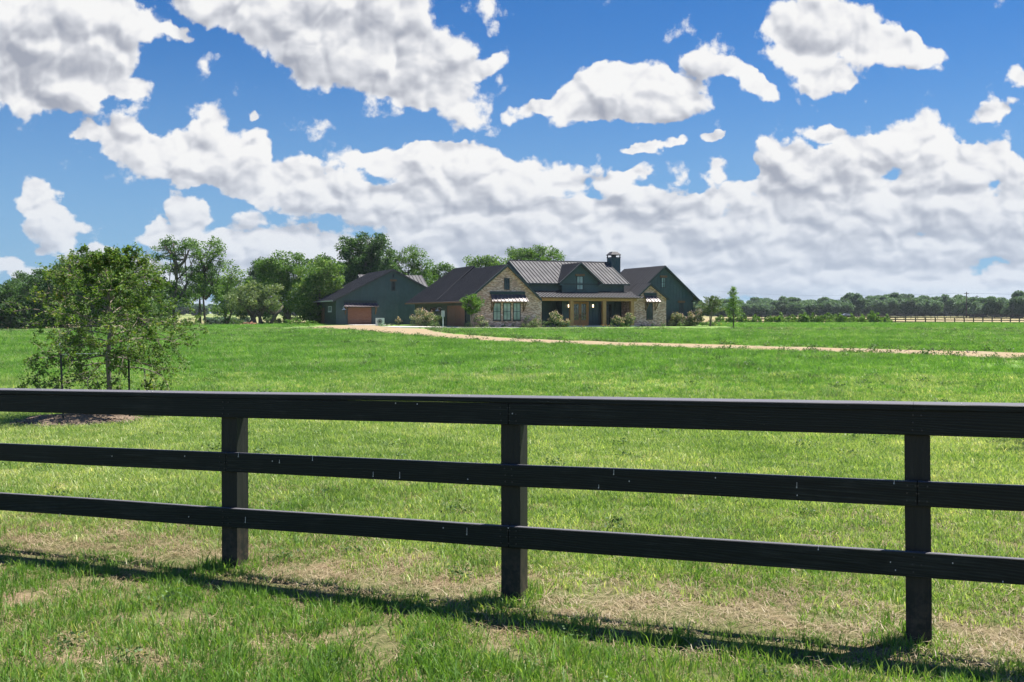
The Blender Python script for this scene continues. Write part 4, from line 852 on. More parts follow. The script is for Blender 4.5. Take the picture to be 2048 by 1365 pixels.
for i, px in enumerate(range(-60, 700, 42)): far_tree(px+random.uniform(-10, 10), 640+random.uniform(-30, 30), .95+random.uniform(-.15, .2), i, 'hazy green tree far beyond the left hand oaks and tan field', 'far trees behind the left oaks', 1.5)
for i, (px, D) in enumerate([(430, 300), (470, 330), (640, 320), (660, 300)]): far_tree(px, D, .42, i, 'small bushy tree in the tan field seen under the oaks', 'small trees in the tan field', 1.3)
# ------------------------------------------------------------------ small trees
def small_tree(name, px, base_py, D, H, rfun, n_br, label, mt, lsz, per, nst=1, trunk_h=.3, tr=.05, basez=None, cat='tree', bark='bark_pale', asc=.5):
    x = (px-CX)/F*D; z = tzf(x, D); root = empty(name, (x, D, z), 0, label, cat); b = MB(); cl = []
    for s_ in range(nst):
        dx = 0 if nst == 1 else random.uniform(-.25, .25)*H*.5; dy = 0 if nst == 1 else random.uniform(-.2, .2)*H*.5
        b.tube([(0, 0, -.15), (dx*.4, dy*.4, H*trunk_h), (dx, dy, H*(.95 if nst == 1 else .75))], [tr, tr*.8, tr*.2], 6)
        for i in range(n_br//nst):
            t = random.uniform(trunk_h, .97); a = random.uniform(0, 6.28); r = rfun(t)*random.uniform(.55, 1.05)
            p0 = Vector((dx*t, dy*t, H*(t-asc*r/H*.5))); p0.z = max(p0.z, H*trunk_h*.7); p1 = Vector((dx*t+math.cos(a)*r, dy*t+math.sin(a)*r, H*t+asc*r*.3))
            limb(b, p0, p1, tr*.3, .006, .08, 3, 4)
            for q in (.45, .75, 1): c = p0.lerp(p1, q); cl.append((c.x, c.y, c.z, random.uniform(.16, .3)*H/4))
    v, f, r_ = crown(cl, per, lsz, .55, squash=.8)
    obj('crown', mesh_np('crown', v, f, M[mt], rnd=r_), root); b.build('trunk', [M[bark]], root, smooth=True); return root
random.seed(5)
small_tree('young_tree', 1467, 656, 106, 4.35, lambda t: 1.65*max(.06, (1-t)**.8), 64, 'young bright green conical tree standing alone right of the house', 'hedge', .13, 130, trunk_h=.26, tr=.07, bark='bark')
small_tree('crape_myrtle', 1421, 650, 116, 3.6, lambda t: 1.6*math.sin(math.pi*min(1, (t-.25)/.85+.15))**.7, 60, 'multi stemmed pale flowering small tree beyond the right corner of the house', 'oak_grey', .14, 260, nst=4, trunk_h=.4, tr=.05)
small_tree('crape_myrtle', 942, 658, 102.3, 3.4, lambda t: 1.15*math.sin(math.pi*min(1, (t-.4)/.7+.1))**.6, 60, 'slim small tree with pale trunk beside the wing garage door', 'lime_leaf', .13, 330, nst=2, trunk_h=.45, tr=.06)
# ------------------------------------------------------------------ shrubs
def shrub(name, x, y, rx, rz, label, mt='bush', flower=None, lsz=.11, per=170, cat='shrub', group=None, fl=.35, n=None, dome=.55):
    z = tzf(x, y); root = empty(name, (x, y, z), 0, label, cat, group)
    cl = []; n = n or max(12, int(16*rx*rz)+9)
    for i in range(n):
        a = random.uniform(0, 6.28); t = random.random()**.5; hz_ = random.uniform(.15, .9)*rz*2*(1-.45*t*t)
        cl.append((math.cos(a)*t*rx*.8, math.sin(a)*t*rx*.8, hz_, random.uniform(.28, .45)*min(rx, rz)))
    v, f, r_ = crown(cl, per*2.6, lsz, .6, squash=.9); v[:, 2] = np.maximum(v[:, 2], -.02)
    obj('foliage', mesh_np('foliage', v, f, M[mt], rnd=r_), root)
    b = MB()
    for c in cl[:8]: limb(b, (0, 0, -.1), (c[0], c[1], c[2]), .025, .008, .1, 3, 4)
    b.build('stem', [M['bark']], root)
    if flower:
        c2 = [(c[0], c[1], c[2]+c[3]*.45, c[3]*.95) for c in cl if c[2] > rz*.5]
        if c2: v, f, r_ = crown(c2, per*fl*1.5, lsz*.9, .9, squash=.8); obj('flowers', mesh_np('flowers', v, f, M[flower], rnd=r_), root)
    return root
def onh(a, b): return hw(a, b)
random.seed(21)
def hs(px, b, rx, rz, label, **k):
    a = sa(px, b); x, y = hw(a, b); return shrub('shrub' if 'name' not in k else k.pop('name'), x, y, rx, rz, label, **k)
hs(1110, -.1, 1.0, .85, 'tall rose bush with orange pink blooms left of the first porch post', flower='pink', fl=.42)
hs(1126, -.2, 1.0, .72, 'wide white and pink rose bush against the first porch post', flower='pink', fl=.5)
hs(1236, -.2, 1.0, .75, 'white flowering rose bush right of the second porch post', flower='pink', fl=.5)
hs(1256, .1, .95, .85, 'largest pale rose bush in front of the right porch post', flower='pink', fl=.3)
hs(1254, -.8, .45, .28, 'low lime green clump in front of the right porch roses', mt='lime_leaf')
hs(1093, -.3, .55, .42, 'low dark green clump at the inner corner of the brick gable', mt='bush')
hs(985, -.9, .35, .2, 'tiny pale clump left of the ball shrubs by the brick gable', mt='silver', name='flower_clump')
hs(962, -1.1, 1.15, .75, 'broad silver pink shrub at the left corner of the brick gable', mt='silver', flower='pink', fl=.2)
hs(1059, -1.0, .95, .72, 'silvery shrub at the right end of the brick gable', mt='silver', flower=None)
hs(1072, -.8, .7, .65, 'smaller silvery shrub touching the right corner of the brick gable', mt='silver', flower='pink', fl=.15)
hs(1008, -.7, .34, .27, 'dark clipped ball shrub under the middle gable window', mt='bush', dome=.3)
hs(1028, -.7, .34, .27, 'dark clipped ball shrub under the right gable window', mt='bush')
hs(1285, .7, .30, .22, 'leftmost dark ball shrub under the narrow brick window', mt='bush')
hs(1306, .7, .27, .22, 'middle dark ball shrub by the small brick gable', mt='bush')
hs(1326, .7, .38, .33, 'rightmost dark ball shrub at the corner of the small brick gable', mt='bush')
hs(1352, 2.0, .95, .95, 'pale grasslike shrub at the foot of the teal gable', mt='silver', flower='pink', fl=.15)
hs(1372, 2.1, 1.0, .95, 'pink tinged silvery shrub under the teal gable window', mt='silver', flower='pink', fl=.3)
hs(1391, 2.2, 1.2, 1.05, 'tall reddish shrub at the right corner of the house', mt='bush', flower='pink', fl=.4)
hs(1360, .7, .7, .22, 'low lime clump edging the right hand flower bed', mt='lime_leaf')
hs(1410, 2.3, 1.2, .5, 'low grey green shrub right of the house corner', mt='bush')
hs(1427, 2.4, .8, .5, 'dark green shrub at the right end of the flower bed', mt='bush')
hs(1437, 1.6, 1.5, .2, 'low patch of yellow flowers at the right end of the flower bed', mt='lime_leaf', flower='yellow', fl=1.2, name='flower_patch')
for px, lb, fl_ in ((1125, 'pale low flowers left of the entry steps', 'orange'), (1150, 'pinkish low flowers before the left door leaf', 'pink'), (1167, 'orange low flowers before the right door leaf', 'orange'), (1207, 'orange flower patch at the foot of the second porch post', 'orange'), (1222, 'pale orange flower patch right of the second porch post', 'orange')):
    hs(px, -.5, .6, .14, lb, flower=fl_, fl=1.3, name='flower_patch', mt='lime_leaf')
def ws(px, py, D, rx, rz, label, **k):
    x = (px-CX)/F*D; return shrub(k.pop('name', 'shrub'), x, D, rx, rz, label, **k)
ws(840, 0, 110, 1.4, 1.05, 'big pale pink flowering shrub by the garage wing corner', mt='silver', flower='pink', fl=.25)
ws(862, 0, 109, 1.1, .95, 'pinkish shrub beside the largest pale one', mt='bush', flower='pink', fl=.35)
ws(876, 0, 108, .9, .85, 'dark purple green shrub left of the meter pedestal', mt='bush')
ws(868, 0, 106.5, .8, .4, 'dark low green clump in front of the garage wing shrubs', mt='bush')
ws(798, 0, 122, .55, .55, 'small pink flowering bush in front of the barn wall', mt='silver', flower='pink', fl=.8)
ws(784, 0, 121.5, .45, .2, 'tiny grey green clump by the barn wall', mt='silver')
ws(772, 0, 119.5, .4, .22, 'dark little clump right of the air conditioner', mt='bush')
ws(761, 0, 119.5, .4, .2, 'dark little clump in front of the air conditioner', mt='bush')
ws(935, 0, 101.8, .55, .38, 'spiky pale ornamental grass clump at the garage door corner', mt='silver', name='ornamental_grass', cat='plant')
ws(592, 0, 118, 1.9, .55, 'bright lime green bush in front of the oaks by the barn', mt='lime_leaf', lsz=.14, n=26)
ws(622, 0, 126, 1.1, .4, 'small lime green growth at the barn side wall', mt='lime_leaf')
ws(405, 0, 135, 2.6, .32, 'long bright green weed patch along the left paddock fence', mt='lime_leaf', n=24)
ws(440, 0, 136, 2.8, .24, 'lower weed strip right of the bright weed patch by the paddock fence', mt='bush', n=24)
ws(15, 0, 168, 3.5, .35, 'weeds at the foot of the paddock fence at the left edge', mt='lime_leaf', n=20)
ws(322, 0, 148, 2.6, 1.3, 'dark brush at the foot of the tallest open oak', mt='bush', n=30, lsz=.2, name='brush')
ws(372, 0, 152, 3.0, .8, 'low dark brush between the two open oaks', mt='bush', n=30, lsz=.2, name='brush')
ws(470, 0, 150, 2.6, .7, 'low brush behind the leaning trunks', mt='bush', n=26, lsz=.2, name='brush')
ws(560, 0, 150, 3.2, .9, 'brush under the wide mid green oak', mt='bush', n=30, lsz=.2, name='brush')
# dirt and stump mound under the oaks
b = MB(); mx, my = (497-CX)/F*128, 128.
for i in range(60):
    a = random.uniform(0, 6.28); r = random.random()**.5; x = math.cos(a)*r*1.5; y = math.sin(a)*r*.8; h = .5*(1-r)+.08
    b.obox((x, y, h*.5), (random.uniform(.1, .3), random.uniform(-.1, .1), random.uniform(-.08, .08)), (random.uniform(-.1, .1), random.uniform(.1, .2), 0), (0, random.uniform(-.05, .05), h*.5))
o = b.build('dirt_mound', [paint('red_dirt', (.30, .17, .10), .9, .3, 2)], None, 'small heap of reddish dirt and roots at the foot of the leaning oak trunks', 'dirt heap'); o.location = (mx, my, tzf(mx, my)-.05)
# ------------------------------------------------------------------ hedge and paddock fences
random.seed(31)
protoS = []
for i in range(3):
    r0 = shrub('x', 0, 0, 1.05, .60, 'x', mt='hedge', lsz=.17, per=230, n=30); protoS.append([(c.name.split('.')[0], c.data) for c in r0.children])
    for c in list(r0.children): bpy.data.objects.remove(c)
    bpy.data.objects.remove(r0)
ordn = ['first', 'second', 'third', 'fourth', 'fifth', 'sixth', 'seventh', 'eighth', 'ninth', 'tenth', 'eleventh', 'twelfth', 'thirteenth', 'fourteenth', 'fifteenth', 'sixteenth']
hpx = [1440, 1460, 1486, 1512, 1537, 1560, 1583, 1605, 1629, 1654, 1675, 1700, 1723, 1750, 1772]
for i, px in enumerate(hpx):
    D = (165-.4255*34)/(1-.4255*(px-CX)/F)-1.6; x = (px-CX)/F*D; s_ = random.uniform(.85, 1.2)*(1.3 if px == 1750 else 1)
    r0 = empty('hedge_shrub', (x, D, tzf(x, D)), random.uniform(0, 6), ordn[i]+' shrub from the left in the row along the right paddock fence', 'shrub', 'shrubs planted along the right paddock fence'); r0.scale = (s_*1.1, s_*1.1, s_*1.45)
    for nm, me in protoS[i % 3]: obj(nm, me, r0)
def paddock(p0, p1, label, H=1.35, sp=2.35, rails_=(1.3, .9, .5), ww=.15, pw=.15, zs=None):
    p0, p1 = Vector(p0), Vector(p1); d = (p1-p0); L = d.length; d.normalize(); n = max(1, round(L/sp)); e = Vector((-d.y, d.x))
    root = empty('paddock_fence', (p0.x, p0.y, tzf(p0.x, p0.y)), 0, label, 'fence'); o0 = root.location
    P = [p0+d*L*i/n for i in range(n+1)]; Zs = [tzf(q.x, q.y) for q in P]; bp_ = MB(); out = []
    for i, (q, z) in enumerate(zip(P, Zs)):
        tgt = MB(); tgt.obox((q.x-o0.x, q.y-o0.y, z-o0.z+H/2-.1), (d.x*pw/2, d.y*pw/2, 0), (e.x*pw/2, e.y*pw/2, 0), (0, 0, H/2+.1)); 
        if i < 95: out.append(tgt.build('post', [M['far_board']], root))
        else: bp_.v, bp_.f, bp_.mi = bp_.v, bp_.f, bp_.mi; n0 = len(bp_.v); bp_.v += tgt.v; bp_.f += [[k_+n0 for k_ in f] for f in tgt.f]; bp_.mi += tgt.mi
    if bp_.v: o = bp_.build('post', [M['far_board']], root); o['kind'] = 'stuff'
    for r in rails_:
        b = MB(); off = e*(-(pw/2+.02)) if e.y > 0 else e*(pw/2+.02)
        for i in range(n):
            a = Vector((P[i].x+off.x-o0.x, P[i].y+off.y-o0.y, Zs[i]-o0.z+r-ww/2)); c = Vector((P[i+1].x+off.x-o0.x, P[i+1].y+off.y-o0.y, Zs[i+1]-o0.z+r-ww/2))
            b.obox((a+c)/2, (c-a)/2, (e.x*.019, e.y*.019, 0), (0, 0, ww/2))
        b.build('rail', [M['far_board']], root)
    return root
paddock((34, 165), (128, 205), 'brown three rail paddock fence behind the row of shrubs on the right')
paddock((70, 300), (215, 375), 'farther brown board fence in the tan field on the right', sp=3.2, ww=.11, pw=.13)
paddock((215, 375), (120, 440), 'farthest dark board fence below the distant tree line', sp=4.5, ww=.11, pw=.14)
paddock((-118, 170), (-94, 186), 'brown paddock fence at the left edge below the dark oaks')
paddock((-94, 186), (-66, 285), 'dark paddock fence passing behind the oak trunks', sp=2.35)
paddock((-150, 300), (-50, 330), 'distant board fence in the tan field under the oaks', sp=3.4, ww=.18, pw=.2)
# ------------------------------------------------------------------ utility things
a_ = hw(-2.0, 8.9)
def pedestal(px, D, H, label):
    x = (px-CX)/F*D; z = tzf(x, D); r0 = empty('utility_pedestal', (x, D, z), YAW, label, 'meter box')
    b = MB(); b.tube([(0, 0, -.2), (0, 0, H-.6)], .05, 8); b.build('pole', [M['white']], r0)
    b = MB(); b.box(-.15, .15, -.1, .1, H-.6, H); b.box(-.17, .17, -.12, .12, H, H+.03); b.build('meter_box', [M['grey']], r0)
    b = MB(); b.tube([(0, -.1, H-.2), (0, -.16, H-.2)], .09, 10); b.build('meter', [M['grey']], r0); return r0
pedestal(886, 103.5, 1.75, 'grey meter box on a white pole left of the wing garage door')
pedestal(845.5, 113, 1.6, 'grey utility box above the big pale pink shrub')
x = (760-CX)/F*121; z = tzf(x, 121); r0 = empty('air_conditioner', (x, 121, z), YAW, 'white air conditioner unit with a round fan right of the barn garage door', 'air conditioner')
b = MB(); b.box(-.5, .5, -.2, .2, .08, .92); b.box(-.55, .55, -.25, .25, -.1, .078); b.build('cabinet', [M['white']], r0)
b = MB(); b.tube([(-.08, -.2, .5), (-.08, -.225, .5)], .34, 20); b.build('fan_grille', [M['grey']], r0)
b = MB(); b.tube([(-.08, -.226, .5), (-.08, -.245, .5)], .1, 12)
for i in range(10):
    t = i*.628; b.obox((-.08+math.cos(t)*.2, -.232, .5+math.sin(t)*.2), (math.cos(t)*.1, 0, math.sin(t)*.1), (-math.sin(t)*.025, 0, math.cos(t)*.025), (0, .004, 0))
b.build('fan', [M['blackm']], r0)
def pole(px, D, H, label, arm=True):
    x = (px-CX)/F*D; z = tzf(x, D); r0 = empty('utility_pole', (x, D, z), .3, label, 'utility pole')
    b = MB(); b.tube([(0, 0, -.5), (0, 0, H)], [.22, .16], 8); b.build('pole', [M['bark']], r0)
    if arm: b = MB(); b.box(-1.1, 1.1, -.08, .08, H-.75, H-.55); b.build('crossarm', [M['bark']], r0)
    return (x, D, z+H-.5)
p1 = pole(1933, 400, 10.2, 'tallest wooden utility pole left of the clump at the right edge')
p2 = pole(1946, 430, 8.6, 'thin shorter utility pole right of the tallest one', False)
p3 = pole(1954, 520, 10.6, 'faint distant utility pole farther back', True)
b = MB()
for (A, B_) in ((p1, (330, 380, p1[2]+1.5)), (p1, p3), (p1, (120, 620, p1[2]+6)),):
    A, B_ = Vector(A), Vector(B_); pts = [A.lerp(B_, i/10)-Vector((0, 0, math.sin(math.pi*i/10)*2)) for i in range(11)]; b.tube(pts, .035, 4)
b.build('power_line', [M['blackm']], None, 'thin power lines strung from the tallest utility pole', 'power line')
# car
x = (1692-CX)/F*430; z = tzf(x, 430); car = empty('car', (x, 430, z), .05, 'small silver blue car driving past the distant tree line', 'car')
prof = [(-2.25, .35), (-2.25, .8), (-1.9, .95), (-1.2, 1.0), (-.55, 1.42), (.75, 1.45), (1.5, 1.05), (2.15, .95), (2.28, .7), (2.28, .35)]
b = MB(); n = len(prof); b.add([(px, -.85, pz) for px, pz in prof]+[(px, .85, pz) for px, pz in prof], [list(range(n)), list(range(2*n-1, n-1, -1))]+[[(i+1) % n, i, n+i, n+(i+1) % n] for i in range(n)])
b.build('body', [paint('silver_blue_car_paint', (.38, .45, .55), .25, .05, 1, .3)], car)
b = MB(); wv_ = [(-1.05, 1.02), (-.5, 1.37), (.7, 1.39), (1.25, 1.06)]; b.slab([(p, -.858, q) for p, q in wv_], (0, -1, 0), .02); b.slab([(p, .858, q) for p, q in wv_], (0, 1, 0), .02); b.build('window', [M['glass']], car)
for wx_ in (-1.4, 1.4):
    for wy in (-.8, .8): b = MB(); b.tube([(wx_, wy-.1, .34), (wx_, wy+.1, .34)], .34, 16); b.build('wheel', [M['blackm']], car)
# ------------------------------------------------------------------ staked young oak in front
random.seed(3)
SX, SY = (218-CX)/F*18.05, 18.05; SZ = tzf(SX, SY)
sap = empty('young_oak', (SX, SY, SZ), 0, 'young oak with a spreading crown of small leaves tied between two metal stakes', 'tree')
b = MB(); LC = []; LD = []
def grow(p, d, L, r, lvl, droop):
    n = 6; pts = [Vector(p)]; dd = Vector(d).normalized()
    for i in range(n):
        dd = (dd+Vector((random.gauss(0, .13), random.gauss(0, .13), random.gauss(0, .10)-droop*.10))).normalized(); pts.append(pts[-1]+dd*L/n)
    b.tube(pts, [max(.0018, r*(1-.8*i/n)) for i in range(n+1)], 5 if lvl < 2 else 3, cap=False)
    if lvl < 3:
        nb = {1: 8, 2: 5}[lvl]
        for i in range(nb):
            t = random.uniform(.22, 1.0); k_ = min(n-1, int(t*n)); q = pts[k_].lerp(pts[k_+1], t*n-k_) if t < 1 else pts[-1]
            a = random.uniform(0, 6.28); ax = dd.orthogonal().normalized(); sd = (ax*math.cos(a)+dd.cross(ax)*math.sin(a)); nd = (dd*.75+sd*.8+Vector((0, 0, .12))).normalized()
            grow(q, nd, L*random.uniform(.32, .55), r*.45, lvl+1, droop*.8)
    if lvl >= 2:
        m_ = 4 if lvl == 2 else 9
        for i in range(m_*2):
            t = random.uniform(.2, 1)*n; k_ = min(n-1, int(t)); q = pts[k_].lerp(pts[k_+1], t-k_); LC.append(q+Vector([random.gauss(0, .022) for _ in range(3)]))
tr_pts = [Vector((0, 0, -.15)), Vector((.01, 0, .5)), Vector((-.02, .01, 1.1)), Vector((.02, 0, 1.7)), Vector((-.02, .02, 2.3)), Vector((-.05, 0, 2.78))]
b.tube(tr_pts, [.058, .046, .040, .032, .022, .008], 9)
def trp(z): 
    for i in range(len(tr_pts)-1):
        if tr_pts[i].z <= z <= tr_pts[i+1].z: return tr_pts[i].lerp(tr_pts[i+1], (z-tr_pts[i].z)/(tr_pts[i+1].z-tr_pts[i].z))
    return tr_pts[-1]
for i in range(40):
    t = i/39; z_ = .95+1.78*t**.95; a = i*2.4+random.uniform(-.4, .4)
    prof = np.interp(z_, [.7, 1.0, 1.4, 1.9, 2.3, 2.6, 2.78], [.95, 1.22, 1.38, 1.18, .82, .5, .25])
    L = prof*random.uniform(.7, 1.12); up_ = np.interp(z_, [.7, 1.3, 2, 2.7], [.02, .22, .5, 1.0])
    grow(trp(z_), (math.cos(a), math.sin(a)*.9, up_), L, .016*(1.2-t*.6), 1, np.interp(z_, [.7, 1.4, 2.4], [1.1, .6, .2]))
b.build('branches', [M['bark_pale']], sap, smooth=True)
LC = np.array([tuple(q) for q in LC]); LC = LC[LC[:, 2] > .25]
s_ = rng.uniform(.035, .068, len(LC)); v, f, r_ = leaf_arrays(LC, s_, s_*.5, flat=.35)
obj('foliage', mesh_np('foliage', v, f, M['sap_leaf'], rnd=r_), sap)
print('SAPLEAVES', len(LC))
for i, (px, bpy_, tpy) in enumerate(((127, 852, 686), (259.5, 843, 688))):
    D = 3800/(bpy_-HY); x = (px-CX)/F*D; z = tzf(x, D); H = CAMZ+(HY-tpy)*D/F-z
    r0 = empty('metal_stake', (x, D, z), random.uniform(-.2, .2), ['dark metal stake with a white tip left of the young oak trunk', 'dark metal stake with a white tip right of the young oak trunk'][i], 'stake'); r0.rotation_euler[1] = [-.045, -.02][i]
    b = MB(); b.box(-.016, .016, -.003, .003, -.3, H-.13); b.box(-.003, .003, .003, .03, -.3, H-.13)
    for q in range(14): b.box(-.007, .007, -.009, -.003, .15+q*.08, .17+q*.08)
    b.build('post', [M['blackm']], r0); b = MB(); b.box(-.017, .017, -.004, .004, H-.129, H); b.box(-.004, .004, .004, .031, H-.129, H); b.build('tip', [M['white']], r0)
    b = MB(); tgt = Vector((SX-x, SY-D, 1.15)); limb(b, (0, 0, H-.2), tgt, .006, .006, .03, 4, 4); b.build('tie', [M['white']], r0)
# mulch ring
b = MB(); n = 40; cx_, cy_ = SX-.28, SY-.62
V = []; 
for r_i, r in enumerate((0, .35, .7, .95, 1.15)):
    for j in range(n):
        a = j*2*math.pi/n; rr_ = r*(1+.12*math.sin(3*a)+.08*math.sin(7*a+1)); x = cx_+math.cos(a)*rr_; y = cy_+math.sin(a)*rr_*.95
        V.append((x, y, tzf(x, y)+[.14, .13, .10, .055, -.03][r_i]+random.uniform(-.012, .012)))
fs = [[i*n+j, i*n+(j+1) % n, (i+1)*n+(j+1) % n, (i+1)*n+j] for i in range(4) for j in range(n)]
b.add(V, [f[::-1] for f in fs])
for i in range(1500):
    a = random.uniform(0, 6.28); r = random.random()**.55*1.25; x = cx_+math.cos(a)*r; y = cy_+math.sin(a)*r; z = tzf(x, y)+max(.02, .145-.09*r)
    t = random.uniform(0, 6.28); l = random.uniform(.012, .045)
    b.obox((x, y, z), (math.cos(t)*l, math.sin(t)*l, random.uniform(-.4, .4)*l), (-math.sin(t)*.008, math.cos(t)*.008, 0), (0, 0, .003), random.choice([0, 0, 1]))
o = b.build('mulch_ring', [M['mulch'], M['bark_pale']], None, 'ring of shredded brown mulch around the young oak trunk', 'mulch')
# ------------------------------------------------------------------ grass
def tuft(name, n, rad, hmin, hmax, wid, lean, mt, flat=False):
    r = rng; a = r.random(n)*6.283; q = np.sqrt(r.random(n))*rad; bx_ = np.cos(a)*q; by = np.sin(a)*q
    h = r.uniform(hmin, hmax, n); t = r.random(n)*6.283; ln = r.uniform(.1, 1, n)*lean*h; dx, dy = np.cos(t)*ln, np.sin(t)*ln
    s = r.random(n)*6.283; w2 = wid*r.uniform(.6, 1.2, n)/2; ex, ey = np.cos(s)*w2, np.sin(s)*w2
    z = np.zeros(n)
    if flat: h = h*.12; dx, dy = np.cos(t)*r.uniform(hmin, hmax, n), np.sin(t)*r.uniform(hmin, hmax, n); ex, ey = -np.sin(t)*w2, np.cos(t)*w2; z = r.uniform(0, .02, n)
    v = np.stack([np.stack([bx_-ex, by-ey, z-.01], 1), np.stack([bx_+ex, by+ey, z-.01], 1), np.stack([bx_+dx*.4+ex*.85, by+dy*.4+ey*.85, z+h*.6], 1), np.stack([bx_+dx*.4-ex*.85, by+dy*.4-ey*.85, z+h*.6], 1),
                  np.stack([bx_+dx+ex*.15, by+dy+ey*.15, z+h*(.96 if not flat else .3)], 1), np.stack([bx_+dx-ex*.15, by+dy-ey*.15, z+h*(.96 if not flat else .3)], 1)], 1).reshape(-1, 3)
    k_ = np.arange(n)[:, None]*6; f = np.concatenate([k_+np.array([0, 1, 2, 3]), k_+np.array([3, 2, 4, 5])]); rn = np.repeat(r.random(n), 6)
    me = mesh_np(name, v, f, M[mt], rnd=rn); return bpy.data.objects.new(name, me)
def gn_scatter(name, pts, scl, protos_, label):
    n = len(pts); me = bpy.data.meshes.new(name); me.vertices.add(n); me.vertices.foreach_set('co', pts.astype(np.float32).ravel())
    rot = np.zeros((n, 3), np.float32); rot[:, 2] = rng.random(n)*6.283; rot[:, 0] = rng.normal(0, .08, n); rot[:, 1] = rng.normal(0, .08, n)
    sv = np.stack([scl, scl, scl*rng.uniform(.7, 1.25, n)], 1).astype(np.float32)
    me.attributes.new('rot', 'FLOAT_VECTOR', 'POINT').data.foreach_set('vector', rot.ravel())
    me.attributes.new('scl', 'FLOAT_VECTOR', 'POINT').data.foreach_set('vector', sv.ravel())
    me.attributes.new('idx', 'INT', 'POINT').data.foreach_set('value', rng.integers(0, len(protos_), n).astype(np.int32))
    o = obj(name, me, None, label, 'grass', None, 'stuff')
    col = bpy.data.collections.new(name+'_tufts')
    for p in protos_: col.objects.link(p)
    g = bpy.data.node_groups.new(name, 'GeometryNodeTree'); g.interface.new_socket('Geometry', in_out='INPUT', socket_type='NodeSocketGeometry'); g.interface.new_socket('Geometry', in_out='OUTPUT', socket_type='NodeSocketGeometry')
    G = g.nodes; gi_ = G.new('NodeGroupInput'); go = G.new('NodeGroupOutput'); ip = G.new('GeometryNodeInstanceOnPoints'); ci = G.new('GeometryNodeCollectionInfo')
    ci.inputs['Collection'].default_value = col; ci.inputs['Separate Children'].default_value = True; ci.inputs['Reset Children'].default_value = True
    def na(nm, dt):
        a = G.new('GeometryNodeInputNamedAttribute'); a.data_type = dt; a.inputs[0].default_value = nm; return [q for q in a.outputs if q.enabled and q.name == 'Attribute'][0]
    L = g.links.new; L(gi_.outputs[0], ip.inputs['Points']); L(ci.outputs[0], ip.inputs['Instance']); ip.inputs['Pick Instance'].default_value = True
    L(na('idx', 'INT'), ip.inputs['Instance Index']); L(na('rot', 'FLOAT_VECTOR'), ip.inputs['Rotation']); L(na('scl', 'FLOAT_VECTOR'), ip.inputs['Scale']); L(ip.outputs[0], go.inputs[0])
    md = o.modifiers.new('scatter', 'NODES'); md.node_group = g; return o
def frust(n, d0, d1, u=None):
    if u is None:                       # wider close by, so that a step to the side still stands in grass
        k_ = 1.45 if d1 < 65 else 1.1; u = .62*k_; n = int(n*k_)
    D = np.sqrt(rng.random(n)*(d1*d1-d0*d0)+d0*d0); U = rng.uniform(-u, u, n); return D*U, D
def fdist(x, y): return (x-FP[0])*FN[0]+(y-FP[1])*FN[1]
def roadmask(x, y):
    pts = [(60, 22), (34, 34), (21.5, 42), (14, 48.5), (4.8, 55.5), (-1.5, 62.5), (-6.5, 74), (-9.5, 84), (-12.5, 94), (-16.5, 104), (-18.5, 114), (-19, 121)]; hwd = [2.2, 2.2, 2.1, 2.0, 1.9, 1.9, 2.2, 3.0, 4.6, 4.8, 3.6, 3]
    m_ = np.full(len(x), 1e9)
    for (a, b_, w0, w1) in zip(pts[:-1], pts[1:], hwd[:-1], hwd[1:]):
        ax, ay = a; bx_, by = b_; L2 = (bx_-ax)**2+(by-ay)**2; t = np.clip(((x-ax)*(bx_-ax)+(y-ay)*(by-ay))/L2, 0, 1)
        m_ = np.minimum(m_, np.hypot(x-ax-t*(bx_-ax), y-ay-t*(by-ay))-(w0+(w1-w0)*t))
    return m_
def P3(x, y, dz=0): return np.stack([x, y, tz(x, y)+dz], 1)
near_t = [tuft('tuft_a%d' % i, 30, .095, .022, .088, .0062, 1.1, 'g_near') for i in range(4)]
lawn_t = [tuft('tuft_b%d' % i, 40, .12, .02, .062, .0075, 1.1, 'g_lawn') for i in range(4)]
straw_t = [tuft('tuft_c%d' % i, 26, .14, .04, .14, .0042, 1, 'straw', True) for i in range(4)]
field_t = [tuft('tuft_d%d' % i, 44, .19, .03, .135, .011, 1.3, 'g_field') for i in range(4)]
# camera side and fence strip
x, y = frust(26000, 4.5, 12); fdv = fdist(x, y); nz = fbm(x*1.3+5, y*1.3, 4); n2 = fbm(x*4, y*4+9, 3)
wear = np.exp(-((fdv-.38)/.50)**2)+.35*np.exp(-((fdv-.3)/1.2)**2); dens_ = np.clip(1.12-wear*.80+(nz-.5)*3.0, .08, 1)*np.clip(.35+(n2-.36)*3.2, .10, 1)
kp = (rng.random(len(x)) < dens_) & (fdv < 1.9); x1, y1 = x[kp], y[kp]; sc1 = rng.uniform(.55, 1.25, len(x1))*(1-.45*np.clip(wear[kp], 0, 1)); sc1 *= np.where(fdist(x1, y1) > 0, .8, 1.0)
for t_ in tp:
    q_ = fence.matrix_basis @ Vector((t_, .07, 0)); a_ = rng.random(34)*6.283; r_t = rng.uniform(.10, .26, 34)
    x1 = np.concatenate([x1, q_.x+np.cos(a_)*r_t]); y1 = np.concatenate([y1, q_.y+np.sin(a_)*r_t]); sc1 = np.concatenate([sc1, rng.uniform(.5, 1.3, 34)])
gn_scatter('grass', P3(x1, y1), sc1, near_t, 'green tufted grass on the near side and foot of the black board fence')
x, y = frust(36000, 4.5, 24); fdv = fdist(x, y); kp = (rng.random(len(x)) < np.clip(.42+.9*np.exp(-((fdv-.3)/.8)**2)+(fbm(x*1.1, y*1.1)-.5)*1.6, .05, 1)) & (rng.random(len(x)) < np.where(y < 12, 1, .5))
gn_scatter('dry_grass', P3(x[kp], y[kp], .002), rng.uniform(.6, 1.2, kp.sum()), straw_t, 'dry straw lying in the grass along the black board fence')
